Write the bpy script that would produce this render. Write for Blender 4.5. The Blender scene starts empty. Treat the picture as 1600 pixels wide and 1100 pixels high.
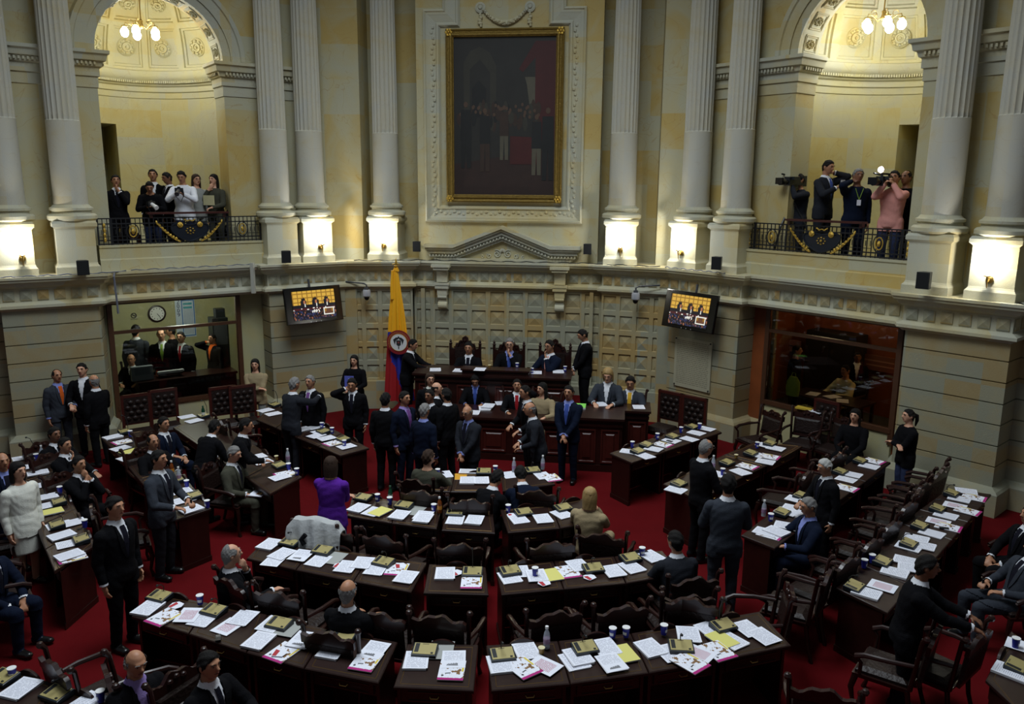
import bpy, bmesh, math, random
import numpy as np
from mathutils import Vector, Matrix
random.seed(7)
S=bpy.context.scene; COL=S.collection
# ------------------------------------------------------------------ camera, world, light, exposure
CAM_F,CAM_P,CAM_R,CAM_YAW,CAM_H,CAM_X=1272.0,.204,.008,-.132,5.04,2.49
_cp,_sp=math.cos(CAM_P),math.sin(CAM_P)
_F=Vector((math.sin(CAM_YAW)*_cp,math.cos(CAM_YAW)*_cp,-_sp))
_R0=_F.cross(Vector((0,0,1))).normalized(); _U0=_R0.cross(_F)
_R=_R0*math.cos(CAM_R)+_U0*math.sin(CAM_R); _U=_U0*math.cos(CAM_R)-_R0*math.sin(CAM_R)
CAMC=Vector((CAM_X,0,CAM_H))
cd=bpy.data.cameras.new('camera'); cam=bpy.data.objects.new('camera',cd); COL.objects.link(cam)
cd.sensor_width=36; cd.lens=CAM_F*36/1600; cd.clip_end=200
M=Matrix((( _R.x,_U.x,-_F.x,CAMC.x),(_R.y,_U.y,-_F.y,CAMC.y),(_R.z,_U.z,-_F.z,CAMC.z),(0,0,0,1)))
cam.matrix_world=M; S.camera=cam
S.view_settings.view_transform='Standard'; S.view_settings.look='None'; S.view_settings.gamma=1
S.view_settings.exposure=0.0
try: S.view_settings.use_curve_mapping=False
except Exception: pass
w=bpy.data.worlds.new('world'); S.world=w; w.use_nodes=True
w.node_tree.nodes['Background'].inputs[0].default_value=(.80,.90,1,1); w.node_tree.nodes['Background'].inputs[1].default_value=.10
def area(name,loc,tgt,size,power,color=(1,1,1),sy=None):
    l=bpy.data.lights.new(name,'AREA'); l.shape='RECTANGLE'; l.size=size; l.size_y=sy or size; l.energy=power; l.color=color
    o=bpy.data.objects.new(name,l); COL.objects.link(o); o.location=loc
    o.rotation_euler=(Vector(tgt)-Vector(loc)).to_track_quat('-Z','Y').to_euler(); return o
# added area light for the soft light from above; its source is unseen
area('ceiling_laylight',(0,9.0,13.5),(0,9.4,0),6.0,900,(.86,.94,1.0),6.0)
S_L=[o for o in COL.objects if o.name=='ceiling_laylight'][0].data; S_L.spread=math.radians(130)
def point(name,loc,power,color=(1,.93,.80),r=.04):
    l=bpy.data.lights.new(name,'POINT'); l.energy=power; l.color=color; l.shadow_soft_size=r
    o=bpy.data.objects.new(name,l); COL.objects.link(o); o.location=loc; return o
# ------------------------------------------------------------------ surveying helpers: a point on a plane of the room
def ray(px,py): return (_F*CAM_F+_R*(px-800)-_U*(py-550))
def at(px,py,z=0.0):
    d=ray(px,py); t=(z-CAMC.z)/d.z; return CAMC+d*t
def onplane(px,py,a,b):
    d=ray(px,py); n=Vector((b[1]-a[1],-(b[0]-a[0]),0)); t=(Vector((a[0],a[1],0))-Vector((CAMC.x,CAMC.y,0))).dot(n)/d.dot(n)
    return CAMC+d*t
# ------------------------------------------------------------------ mesh builder
class MB:
    def __init__(s): s.v=[];s.f=[];s.m=[];s.mi=0
    def add(s,vs,fs):
        b=len(s.v); s.v+= [tuple(v) for v in vs]; s.f+=[tuple(b+i for i in f) for f in fs]; s.m+=[s.mi]*len(fs); return s
    def box(s,c,d,rz=0,M=None):
        x,y,z=[k/2 for k in d]; vs=[(a,b,e) for e in(-z,z) for b in(-y,y) for a in(-x,x)]
        if M is not None: vs=[M@Vector(v) for v in vs]
        ca,sa=math.cos(rz),math.sin(rz)
        vs=[(c[0]+v[0]*ca-v[1]*sa,c[1]+v[0]*sa+v[1]*ca,c[2]+v[2]) for v in vs]
        return s.add(vs,[(0,2,3,1),(4,5,7,6),(0,1,5,4),(1,3,7,5),(3,2,6,7),(2,0,4,6)])
    def prism(s,poly,z0,z1):
        n=len(poly); vs=[(p[0],p[1],z0) for p in poly]+[(p[0],p[1],z1) for p in poly]
        A=sum(poly[i][0]*poly[(i+1)%n][1]-poly[(i+1)%n][0]*poly[i][1] for i in range(n))
        fs=[(i,(i+1)%n,n+(i+1)%n,n+i) for i in range(n)]+[tuple(range(n-1,-1,-1)),tuple(range(n,2*n))]
        if A<0: fs=[f[::-1] for f in fs]
        return s.add(vs,fs)
    def loft(s,rings,cap=True,closed=True):
        n=len(rings[0]); vs=[v for r in rings for v in r]; fs=[]
        for i in range(len(rings)-1):
            for j in range(n if closed else n-1):
                k=(j+1)%n; fs.append((i*n+j,i*n+k,(i+1)*n+k,(i+1)*n+j))
        if cap and closed: fs+=[tuple(range(n-1,-1,-1)),tuple((len(rings)-1)*n+j for j in range(n))]
        return s.add(vs,fs)
    def lathe(s,prof,c=(0,0,0),n=24,M=None):
        rings=[]
        for r,z in prof:
            ring=[Vector((max(r,1e-4)*math.cos(2*math.pi*j/n),max(r,1e-4)*math.sin(2*math.pi*j/n),z)) for j in range(n)]
            if M is not None: ring=[M@v for v in ring]
            rings.append([(v[0]+c[0],v[1]+c[1],v[2]+c[2]) for v in ring])
        return s.loft(rings)
    def tube(s,path,r,n=8):
        P=[Vector(p) for p in path]; R=r if isinstance(r,(list,tuple)) else [r]*len(P); rings=[]
        prev=None
        for i,p in enumerate(P):
            t=(P[min(i+1,len(P)-1)]-P[max(i-1,0)]).normalized()
            a=prev if prev is not None else (Vector((0,0,1)) if abs(t.z)<.9 else Vector((1,0,0)))
            u=(a-t*a.dot(t)).normalized(); prev=u; w_=t.cross(u)
            rings.append([p+(u*math.cos(2*math.pi*j/n)+w_*math.sin(2*math.pi*j/n))*R[i] for j in range(n)])
        return s.loft(rings)
    def ball(s,c,r,n=12,M=None):
        r=r if isinstance(r,(tuple,list)) else (r,r,r); rings=[]
        for i in range(n//2+1):
            a=math.pi*i/(n//2)-math.pi/2; q=max(math.cos(a),.02)
            ring=[Vector((q*math.cos(2*math.pi*j/n)*r[0],q*math.sin(2*math.pi*j/n)*r[1],math.sin(a)*r[2])) for j in range(n)]
            if M is not None: ring=[M@v for v in ring]
            rings.append([(v[0]+c[0],v[1]+c[1],v[2]+c[2]) for v in ring])
        return s.loft(rings)
    def outline(s,pts,y0,y1,M=None):   # polygon in xz extruded along y
        n=len(pts); vs=[Vector((p[0],y0,p[1])) for p in pts]+[Vector((p[0],y1,p[1])) for p in pts]
        if M is not None: vs=[M@v for v in vs]
        fs=[(i,(i+1)%n,n+(i+1)%n,n+i) for i in range(n)]+[tuple(range(n-1,-1,-1)),tuple(range(n,2*n))]
        A=sum(pts[i][0]*pts[(i+1)%n][1]-pts[(i+1)%n][0]*pts[i][1] for i in range(n))
        if A*(y1-y0)>0: fs=[f[::-1] for f in fs]
        return s.add(vs,fs)
    def mesh(s,name,mats,smooth=False):
        me=bpy.data.meshes.new(name); me.from_pydata(s.v,[],s.f)
        for m in (mats if isinstance(mats,(list,tuple)) else [mats]): me.materials.append(m)
        if any(s.m): me.polygons.foreach_set('material_index',s.m)
        if smooth:
            me.polygons.foreach_set('use_smooth',[True]*len(me.polygons))
            try: me.set_sharp_from_angle(angle=.7)
            except Exception: pass
        me.update(); return me
    def build(s,name,mats,parent=None,loc=None,rz=None,smooth=False):
        o=bpy.data.objects.new(name,s.mesh(name,mats,smooth)); COL.objects.link(o)
        if parent: o.parent=parent
        if loc is not None: o.location=loc
        if rz is not None: o.rotation_euler=(0,0,rz)
        return o
def tag(o,label=None,cat=None,group=None,kind=None):
    if label: o['label']=label
    if cat: o['category']=cat
    if group: o['group']=group
    if kind: o['kind']=kind
    return o
def empty(name,loc=(0,0,0),rz=0,label=None,cat=None,group=None):
    o=bpy.data.objects.new(name,None); COL.objects.link(o); o.location=loc; o.rotation_euler=(0,0,rz); o.empty_display_size=.1
    return tag(o,label,cat,group)
def st(o,label=None): return tag(o,label,kind='structure')
KIDS={}
def copy_tree(o,parent=None,kids=None):
    c=o.copy(); COL.objects.link(c); c.parent=parent
    for ch in list(o.children): copy_tree(ch,c)
    return c
# ------------------------------------------------------------------ materials
MATS={}
def srgb(r,g,b): return tuple(((c/255)/12.92 if c/255<.04045 else ((c/255+.055)/1.055)**2.4) for c in(r,g,b))+(1,)
def mat(name,col,rough=.6,metal=0,spec=.5,bump=0,bscale=40,var=0,vscale=8,coat=0,sheen=0,emit=None,es=0,alpha=1,trans=0):
    if name in MATS: return MATS[name]
    m=bpy.data.materials.new(name); m.use_nodes=True; nt=m.node_tree; b=nt.nodes['Principled BSDF']
    b.inputs['Base Color'].default_value=col; b.inputs['Roughness'].default_value=rough; b.inputs['Metallic'].default_value=metal
    b.inputs['Specular IOR Level'].default_value=spec; b.inputs['Coat Weight'].default_value=coat
    if trans: b.inputs['Transmission Weight'].default_value=trans
    if emit: b.inputs['Emission Color'].default_value=emit; b.inputs['Emission Strength'].default_value=es
    if alpha<1: b.inputs['Alpha'].default_value=alpha
    tc=nt.nodes.new('ShaderNodeTexCoord')
    if var:
        n=nt.nodes.new('ShaderNodeTexNoise'); n.inputs['Scale'].default_value=vscale; n.inputs['Detail'].default_value=4
        nt.links.new(tc.outputs['Object'],n.inputs['Vector'])
        mx=nt.nodes.new('ShaderNodeMix'); mx.data_type='RGBA'; nt.links.new(n.outputs['Fac'],mx.inputs[0])
        mx.inputs[6].default_value=tuple(c*(1-var) for c in col[:3])+(1,); mx.inputs[7].default_value=tuple(min(1,c*(1+var)) for c in col[:3])+(1,)
        nt.links.new(mx.outputs[2],b.inputs['Base Color'])
    if bump:
        n=nt.nodes.new('ShaderNodeTexNoise'); n.inputs['Scale'].default_value=bscale; n.inputs['Detail'].default_value=3
        nt.links.new(tc.outputs['Object'],n.inputs['Vector']); bp=nt.nodes.new('ShaderNodeBump'); bp.inputs['Strength'].default_value=bump
        bp.inputs['Distance'].default_value=.02; nt.links.new(n.outputs['Fac'],bp.inputs['Height']); nt.links.new(bp.outputs[0],b.inputs['Normal'])
    MATS[name]=m; return m
def stone(name,base,warm,grey,block=(1.0,1.0,.72),vein=.35,bvar=.5):
    m=bpy.data.materials.new(name); m.use_nodes=True; nt=m.node_tree; L=nt.links; b=nt.nodes['Principled BSDF']
    b.inputs['Roughness'].default_value=.62; b.inputs['Specular IOR Level'].default_value=.3
    tc=nt.nodes.new('ShaderNodeTexCoord')
    sn=nt.nodes.new('ShaderNodeVectorMath'); sn.operation='SNAP'; sn.inputs[1].default_value=block; L.new(tc.outputs['Object'],sn.inputs[0])
    wn=nt.nodes.new('ShaderNodeTexWhiteNoise'); L.new(sn.outputs[0],wn.inputs['Vector'])
    n1=nt.nodes.new('ShaderNodeTexNoise'); n1.inputs['Scale'].default_value=1.3; n1.inputs['Detail'].default_value=6; n1.inputs['Distortion'].default_value=1.2; L.new(tc.outputs['Object'],n1.inputs['Vector'])
    ad=nt.nodes.new('ShaderNodeMath'); ad.operation='MULTIPLY_ADD'; ad.inputs[1].default_value=bvar; L.new(wn.outputs['Value'],ad.inputs[0]); 
    sb=nt.nodes.new('ShaderNodeMath'); sb.operation='SUBTRACT'; sb.inputs[1].default_value=bvar/2; L.new(n1.outputs['Fac'],sb.inputs[0]); L.new(sb.outputs[0],ad.inputs[2])
    cr=nt.nodes.new('ShaderNodeValToRGB'); e=cr.color_ramp.elements; e[0].position=.25; e[0].color=grey; e[1].position=.8; e[1].color=warm
    k=cr.color_ramp.elements.new(.5); k.color=base; L.new(ad.outputs[0],cr.inputs[0])
    # ochre veins
    n2=nt.nodes.new('ShaderNodeTexNoise'); n2.inputs['Scale'].default_value=.9; n2.inputs['Detail'].default_value=2; n2.inputs['Distortion'].default_value=2.5; L.new(tc.outputs['Object'],n2.inputs['Vector'])
    s2=nt.nodes.new('ShaderNodeMath'); s2.operation='SUBTRACT'; s2.inputs[1].default_value=.5; L.new(n2.outputs['Fac'],s2.inputs[0])
    a2=nt.nodes.new('ShaderNodeMath'); a2.operation='ABSOLUTE'; L.new(s2.outputs[0],a2.inputs[0])
    r2=nt.nodes.new('ShaderNodeMapRange'); r2.inputs[1].default_value=.0; r2.inputs[2].default_value=.008; r2.inputs[3].default_value=vein; r2.inputs[4].default_value=0; L.new(a2.outputs[0],r2.inputs[0])
    mx=nt.nodes.new('ShaderNodeMix'); mx.data_type='RGBA'; L.new(r2.outputs[0],mx.inputs[0]); L.new(cr.outputs[0],mx.inputs[6]); mx.inputs[7].default_value=srgb(160,120,60)
    L.new(mx.outputs[2],b.inputs['Base Color'])
    n3=nt.nodes.new('ShaderNodeTexNoise'); n3.inputs['Scale'].default_value=60; L.new(tc.outputs['Object'],n3.inputs['Vector'])
    bp=nt.nodes.new('ShaderNodeBump'); bp.inputs['Strength'].default_value=.25; bp.inputs['Distance'].default_value=.01; L.new(n3.outputs['Fac'],bp.inputs['Height']); L.new(bp.outputs[0],b.inputs['Normal'])
    MATS[name]=m; return m
STONE=stone('sandstone',srgb(184,175,136),srgb(186,162,98),srgb(180,177,150))
STONE2=stone('dressed_stone',srgb(186,181,152),srgb(186,172,126),srgb(178,178,160),(.9,.9,.5),.2)
DADO=stone('dado_stone',srgb(164,156,124),srgb(168,144,94),srgb(150,150,130),(.415,.415,.42),.15,.9)
COLM=stone('column_stone',srgb(188,184,166),srgb(188,176,140),srgb(182,182,172),(3,3,1.4),.12,.3)
NICHE=stone('niche_stone',srgb(196,188,142),srgb(196,178,116),srgb(188,184,156),(1,1,.6),.25)
LOW=stone('rusticated_stone',srgb(156,148,118),srgb(156,138,98),srgb(146,146,126),(.9,.9,.34),.15,.7)
WOOD=mat('dark_wood',srgb(38,16,12),.34,spec=.4,var=.5,vscale=14,coat=.12)
WOODTOP=mat('desk_top_wood',srgb(38,22,18),.4,spec=.3,var=.35,vscale=10,coat=.05)
WOODRED=mat('red_wood',srgb(62,22,16),.38,var=.4,vscale=12,coat=.12)
LEATHER=mat('dark_leather',srgb(30,17,13),.5,spec=.35,bump=.5,bscale=30)
BRASS=mat('brass',srgb(190,160,90),.35,metal=1)
GOLD=mat('gilding',srgb(200,165,75),.4,metal=.85,bump=.6,bscale=60)
GILT=mat('gilt_frame',srgb(128,104,44),.45,metal=.55,bump=.8,bscale=50,var=.4,vscale=20)
BLACK=mat('black_plastic',srgb(22,26,30),.4)
IRON=mat('black_iron',srgb(14,16,22),.5)
CARPET=mat('red_carpet',srgb(90,8,13),.95,spec=.1,bump=.5,bscale=300,var=.15,vscale=3)
PAPER=mat('white_paper',srgb(228,230,240),.8,spec=.1)
DARKGREY=mat('dark_grey',srgb(60,62,66),.6)
CONS=mat('console_gold',srgb(166,153,100),.45,metal=.15,var=.08)
BLUE=mat('blue_cup',srgb(38,44,150),.5,var=.3,vscale=60)
WHITE=mat('white_plastic',srgb(225,225,225),.5)
# ------------------------------------------------------------------ room shell
LZ=3.355
def mirror(P): return [(-x,y) for x,y in P][::-1]
def offs(poly,o,closed=False):
    out=[];n=len(poly)
    for i,p in enumerate(poly):
        a=poly[i-1] if i>0 else None; b=poly[i+1] if i<n-1 else None
        def nrm(p,q):
            dx,dy=q[0]-p[0],q[1]-p[1]; l=math.hypot(dx,dy); return (-dy/l,dx/l)
        n1=nrm(a,p) if a else nrm(p,b); n2=nrm(p,b) if b else n1
        mx,my=n1[0]+n2[0],n1[1]+n2[1]; l=mx*mx+my*my
        if l<.2: k=1;mx,my=n1
        else: k=2/l
        out.append((p[0]+mx*k*o,p[1]+my*k*o))
    return out
def run(mb,poly,prof):     # sweep a profile [(offset,z)] along a plan polyline
    rings=[]
    for o,z in prof: rings.append([(x,y,z) for x,y in offs(poly,o)])
    n=len(poly); vs=[v for r in rings for v in r]; fs=[]
    for i in range(len(rings)-1):
        for j in range(n-1): fs.append((i*n+j,i*n+j+1,(i+1)*n+j+1,(i+1)*n+j) if prof[i+1][1]>=prof[i][1] else (i*n+j,(i+1)*n+j,(i+1)*n+j+1,i*n+j+1))
    mb.add(vs,fs); return mb
class Fr:
    def __init__(s,A,B,mir=False):
        s.A=Vector(A); s.d=(Vector(B)-Vector(A)).normalized(); s.n=Vector((-s.d.y,s.d.x)); s.mir=mir
    def P(s,t,o,z):
        v=s.A+s.d*t+s.n*o; return (-v.x if s.mir else v.x, v.y, z)
    def ang(s): a=math.atan2(s.d.y,s.d.x); return -a if s.mir else a
E_R=[(1.88,17.55),(1.88,17.45),(3.42,17.1),(4.83,15.85),(4.96,15.97),(6.93,14.12),(6.88,13.88),(8.38,12.62),(8.75,13.05),(10.6,11.5)]
E_ALL=mirror(E_R)+E_R
mb=MB(); run(mb,E_ALL,[(.22,2.73),(.18,2.76),(.12,2.79),(.12,2.84),(.17,2.87),(.22,2.89),(.22,3.13),(.17,3.15),(.12,3.18),(.10,3.23),(.03,3.26),(.02,3.30),(0,3.31),(0,LZ),(1.6,LZ)])
st(mb.build('trim_1',STONE2))
# square diamond blocks along the frieze
mb=MB()
def frieze(P0,P1,z0=2.91,z1=3.11,p=.235):
    P0=Vector(P0);P1=Vector(P1);L_=(P1-P0).length; k=max(1,int(L_/p)); d=(P1-P0)/L_; n=Vector((-d.y,d.x)); s=.09
    for i in range(k):
        c=P0+d*(L_*(i+.5)/k); zc=(z0+z1)/2
        q=[(c+d*a*s,zc+b*s) for a,b in((-1,-1),(1,-1),(1,1),(-1,1))]
        o=[(v.x,v.y,z) for v,z in q]+[(v.x-n.x*.015,v.y-n.y*.015,z) for v,z in q]+[(c.x-n.x*.04,c.y-n.y*.04,zc)]
        mb.add(o,[(0,1,5,4),(1,2,6,5),(2,3,7,6),(3,0,4,7),(4,5,8),(5,6,8),(6,7,8),(7,4,8)])
FP=offs(E_ALL,.22)
for i in range(len(FP)-1):
    if (Vector(FP[i+1])-Vector(FP[i])).length>.5: frieze(FP[i],FP[i+1])
st(mb.build('trim_2',DADO))
# coffered dado behind the dais
def coffers(mb,P0,P1,z0,z1,p=.415,pz=.42):
    P0=Vector(P0);P1=Vector(P1);L_=(P1-P0).length;k=max(1,round(L_/p));kz=round((z1-z0)/pz);d=(P1-P0)/L_;n=Vector((-d.y,d.x))
    for i in range(k):
        for j in range(kz):
            a0,a1=L_*i/k,L_*(i+1)/k;b0,b1=z0+(z1-z0)*j/kz,z0+(z1-z0)*(j+1)/kz;ac,bc=(a0+a1)/2,(b0+b1)/2
            def V(a,b,o): q=P0+d*a+n*o; return (q.x,q.y,b)
            out=[V(a0,b0,0),V(a1,b0,0),V(a1,b1,0),V(a0,b1,0)]; h,v=(a1-a0)*.375,(b1-b0)*.375
            i1=[V(ac+x*h,bc+y*v,0) for x,y in((-1,-1),(1,-1),(1,1),(-1,1))]
            i2=[V(ac+x*(h-.012),bc+y*(v-.012),.034) for x,y in((-1,-1),(1,-1),(1,1),(-1,1))]
            i3=[V(ac,bc,.004)]
            mb.add(out+i1+i2+i3,[(q,(q+1)%4,4+(q+1)%4,4+q) for q in range(4)]+[(4+q,4+(q+1)%4,8+(q+1)%4,8+q) for q in range(4)]+[(8+q,8+(q+1)%4,12) for q in range(4)])
W=offs(E_ALL,.22); nE=len(E_R)
mb=MB(); R_=W[nE:]; L_=W[:nE]
coffers(mb,(L_[-1][0],L_[-1][1]),(R_[0][0],R_[0][1]),.63,2.73)
coffers(mb,R_[1],R_[2],.63,2.73); coffers(mb,L_[-3],L_[-2],.63,2.73)
mb.prism([(-4,18.0),(4,18.0),(4,18.1),(-4,18.1)],0,2.8)
for s in(1,-1): mb.prism([(s*3.3,17.32),(s*3.66,17.28),(s*3.66,17.5),(s*3.3,17.5)],0,2.73); mb.prism([(s*1.84,17.69),(s*1.92,17.66),(s*1.92,17.9),(s*1.84,17.9)],0,2.73)
mb.prism([(-1.9,17.6),(1.9,17.6),(1.9,18),(-1.9,18)],0,.63)
for s in(1,-1): mb.prism([(s*1.8,17.55),(s*3.5,17.2),(s*3.5,18),(s*1.8,18)],0,.64)
st(mb.build('wall_back',DADO))
def rustic(mb,poly,z0,z1,h=.335):
    prof=[(.10,0),(.10,.36),(.13,.40),(.17,.42),(.2,.44)]; z=.44
    while z<z1-.05:
        t=min(z+h,z1); prof+=[(.22,z+.012),(.22,t-.012),(.25,t-.008),(.25,t)]; prof+=[(.25,t+.004)] if t<z1 else []; z=t
    run(mb,poly,[(o,z) for o,z in prof])
PIER=[(3.40,17.1),(4.83,15.85),(5.22,16.28),(5.55,15.98),(5.75,16.2)]
BLOCK=[(7.25,14.6),(6.9,13.9),(8.38,12.62),(8.75,13.05),(10.6,11.5)]
for nm,pl in(('right',PIER),('left',mirror(PIER))):
    mb=MB(); rustic(mb,pl,0,2.74); st(mb.build('wall_%s_pier'%nm,LOW))
for nm,pl in(('right',BLOCK),('left',mirror(BLOCK))):
    mb=MB(); rustic(mb,pl,0,2.74); st(mb.build('wall_%s'%nm,LOW))
mb=MB(); mb.box((0,9,-.05),(30,24,.1)); st(mb.build('floor',CARPET))
# scrolled corbels and short pilasters under the pediment ends
for px in(692,875):
    c=onplane(px,440,(0,17.7),(1,17.7)); mb=MB()
    mb.box((c.x,17.68,3.02),(.24,.16,.26)); mb.box((c.x,17.62,3.2),(.34,.3,.06)); mb.box((c.x,17.62,3.26),(.42,.36,.06)); mb.box((c.x,17.66,2.85),(.34,.24,.05));mb.box((c.x,17.66,2.78),(.30,.22,.06))
    mb.box((c.x,17.68,2.68),(.22,.18,.16)); mb.box((c.x,17.71,2.5),(.18,.14,.22)); 
    mb.tube([(c.x-.1,17.68,2.37),(c.x+.1,17.68,2.37)],.085,12); mb.tube([(c.x-.1,17.63,2.56),(c.x+.1,17.63,2.56)],.05,10)
    st(mb.build('trim_3',STONE2))
# upper walls: centre bay, niches, flat stretches
BAYX,BAYY,NB,NX2=1.98,17.78,18.35,3.22
FRr=Fr((4.95,15.84),(6.89,14.03)); FRl=Fr((4.95,15.84),(6.89,14.03),True)
OA=.75; TJ0,TJ1=.18,2.50; ZI=7.40; TC=(TJ0+TJ1)/2; RA=(TJ1-TJ0)/2; TH=.62
a0=FRr.P(-1.75,OA,0)
UP=[(BAYX,BAYY),(BAYX,NB),(NX2,NB),(NX2,17.68),(a0[0],a0[1])]
mb=MB(); run(mb,mirror(UP)+UP,[(0,LZ),(0,11.5)]); st(mb.build('wall_centre',STONE))
for fr,nm in((FRr,'right'),(FRl,'left')):
    mb=MB(); P=fr.P; nA=24
    def quad(a,b,c,d):
        vs=[a,b,c,d]; mb.add(vs,[(0,3,2,1)] if fr.mir else [(0,1,2,3)])
    def band(t0,z0,t1,z1,o): quad(P(t0,o,z0),P(t1,o,z0),P(t1,o,z1),P(t0,o,z1))
    band(-1.75,LZ,TJ0,ZI,OA); band(-1.75,ZI,TJ0,11.5,OA); band(TJ1,LZ,4.9,ZI,OA); band(TJ1,ZI,4.9,11.5,OA)
    band(4.9,LZ,6.5,11.5,OA)
    arc=[(TC-RA*math.cos(math.pi*i/nA),ZI+RA*math.sin(math.pi*i/nA)) for i in range(nA+1)]
    for i in range(nA):
        (t0,z0),(t1,z1)=arc[i],arc[i+1]
        quad(P(t0,OA,z0),P(t1,OA,z1),P(t1,OA,11.5),P(t0,OA,11.5))
        quad(P(t0,OA,z0),P(t0,OA+TH,z0),P(t1,OA+TH,z1),P(t1,OA,z1))
    quad(P(TJ0,OA,LZ),P(TJ0,OA+TH,LZ),P(TJ0,OA+TH,ZI),P(TJ0,OA,ZI)); quad(P(TJ1,OA+TH,LZ),P(TJ1,OA,LZ),P(TJ1,OA,ZI),P(TJ1,OA+TH,ZI))
    st(mb.build('wall_%s_arch'%nm,STONE))
    # archivolt rings
    mb=MB()
    prof=[(0,0),(0,-.05),(.16,-.05),(.16,-.08),(.34,-.08),(.36,-.11),(.44,-.11),(.48,0)]
    rings=[[P(TC-(RA+r)*math.cos(math.pi*i/32),OA+o,ZI+(RA+r)*math.sin(math.pi*i/32)) for i in range(33)] for r,o in prof]
    mb.loft(rings,closed=False)
    # coffers on the soffit of the arch
    for i in range(9):
        a=math.pi*(i+.5)/9
        def SP(al,oo,rr): aa=a+al/RA; return P(TC-(RA-rr)*math.cos(aa),OA+TH/2+oo,ZI+(RA-rr)*math.sin(aa))
        for hw,ht,r_,h_ in((.15,.20,.016,0),(.12,.165,.010,.006)):
            lp=[(-hw,-ht),(0,-ht),(hw,-ht),(hw,0),(hw,ht),(0,ht),(-hw,ht),(-hw,0),(-hw,-ht)]
            for q in range(8): mb.tube([SP(*lp[q],h_),SP(*lp[q+1],h_)],r_,6)
        for q in range(10):
            g=q*math.pi/5; mb.ball(SP(.06*math.cos(g),.10*math.sin(g),.012),.026,6)
        mb.ball(SP(0,0,.02),.035,8); mb.ball(SP(0,.13,.01),.018,6); mb.ball(SP(0,-.13,.01),.018,6)
    st(mb.build('trim_4',STONE2))
    # impost cornice: along the face and into the reveal, both sides
    for seg in([(-1.75,0),(TJ0,0),(TJ0,TH)],[(TJ1,TH),(TJ1,0),(6.4,0)]):
        mb=MB(); poly=[P(t,OA+o,0)[:2] for t,o in seg]
        if fr.mir: poly=poly[::-1]
        run(mb,poly,[(0,6.72),(-.02,6.73),(-.02,6.92),(-.05,6.93),(-.05,7.08),(-.09,7.1),(-.11,7.18),(-.16,7.2),(-.18,7.3),(-.22,7.32),(-.22,7.38),(0,7.40)])
        # dentils
        for i in range(len(poly)-1):
            A_=Vector(poly[i]);B_=Vector(poly[i+1]);Ln=(B_-A_).length;dd=(B_-A_)/Ln;nn=Vector((-dd.y,dd.x));k=int(Ln/.07)
            for j in range(k):
                c=A_+dd*(Ln*(j+.5)/k)-nn*.12; mb.box((c.x,c.y,7.15),(.035,.05,.05),math.atan2(dd.y,dd.x))
        st(mb.build('trim_5',STONE2))
    # apse behind the arch
    O0=OA+TH; aX,bY,hZ=1.62,2.45,2.05; ZD=7.45; FZ=3.5
    def el(u,o=0): return (TC-(aX+o)*math.cos(u),O0+(bY+o)*math.sin(u))
    NU=42; door=(24,28) if fr.mir else (16,20)
    mb=MB()
    for i in range(NU):
        u0,u1=math.pi*i/NU,math.pi*(i+1)/NU; (t0,o0),(t1,o1)=el(u0),el(u1)
        zb=6.27 if door[0]<=i<door[1] else FZ
        quad(P(t0,o0,zb),P(t1,o1,zb),P(t1,o1,ZD),P(t0,o0,ZD))
        if door[0]<=i<door[1]: quad(P(t0,o0,6.27),P(t0,o0+1.6,6.27),P(t1,o1+1.6,6.27),P(t1,o1,6.27))
    for ii in door:
        t,o=el(math.pi*ii/NU); quad(P(t,o,FZ),P(t,o+1.6,FZ),P(t,o+1.6,6.27),P(t,o,6.27))
    (t0,o0),(t1,o1)=el(math.pi*door[0]/NU),el(math.pi*door[1]/NU); quad(P(t0,o0+1.55,FZ),P(t1,o1+1.55,FZ),P(t1,o1+1.55,6.27),P(t0,o0+1.55,6.27))
    # returns between the arch reveal and the apse
    quad(P(TJ0,O0,FZ),P(TC-aX,O0,FZ),P(TC-aX,O0,11),P(TJ0,O0,11)); quad(P(TC+aX,O0,FZ),P(TJ1,O0,FZ),P(TJ1,O0,11),P(TC+aX,O0,11))
    st(mb.build('wall_%s_apse'%nm,NICHE))
    mb=MB(); mb.add([P(TJ0-.3,.5,FZ),P(TJ1+.3,.5,FZ),P(TJ1+.5,O0+3.2,FZ),P(TJ0-.5,O0+3.2,FZ)],[(0,1,2,3)]); st(mb.build('floor_balcony',STONE2))
    mb=MB(); uu=[math.pi*i/NU for i in range(NU+1)]
    cpf=[(0,6.85),(-.02,6.86),(-.02,6.98),(-.05,7.0),(-.05,7.1),(-.09,7.13),(-.10,7.2),(-.17,7.25),(-.2,7.33),(-.22,7.42),(0,7.47)]
    rings=[[P(*el(u,o),z) for u in uu] for o,z in cpf]; mb.loft(rings,closed=False)
    for i in range(110):
        u=math.pi*(i+.5)/110; t,o=el(u,-.14); mb.box(P(t,o,7.2),(.03,.05,.05),fr.ang())
    st(mb.build('trim_6',NICHE,smooth=True))
    # half dome with coffers
    mb=MB(); NP,NT=7,4
    def D(u,e,k=0): c=math.cos(e); return P(TC-(aX+k)*math.cos(u)*c,O0+(bY+k)*math.sin(u)*c,ZD+(hZ+k)*math.sin(e))
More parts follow.
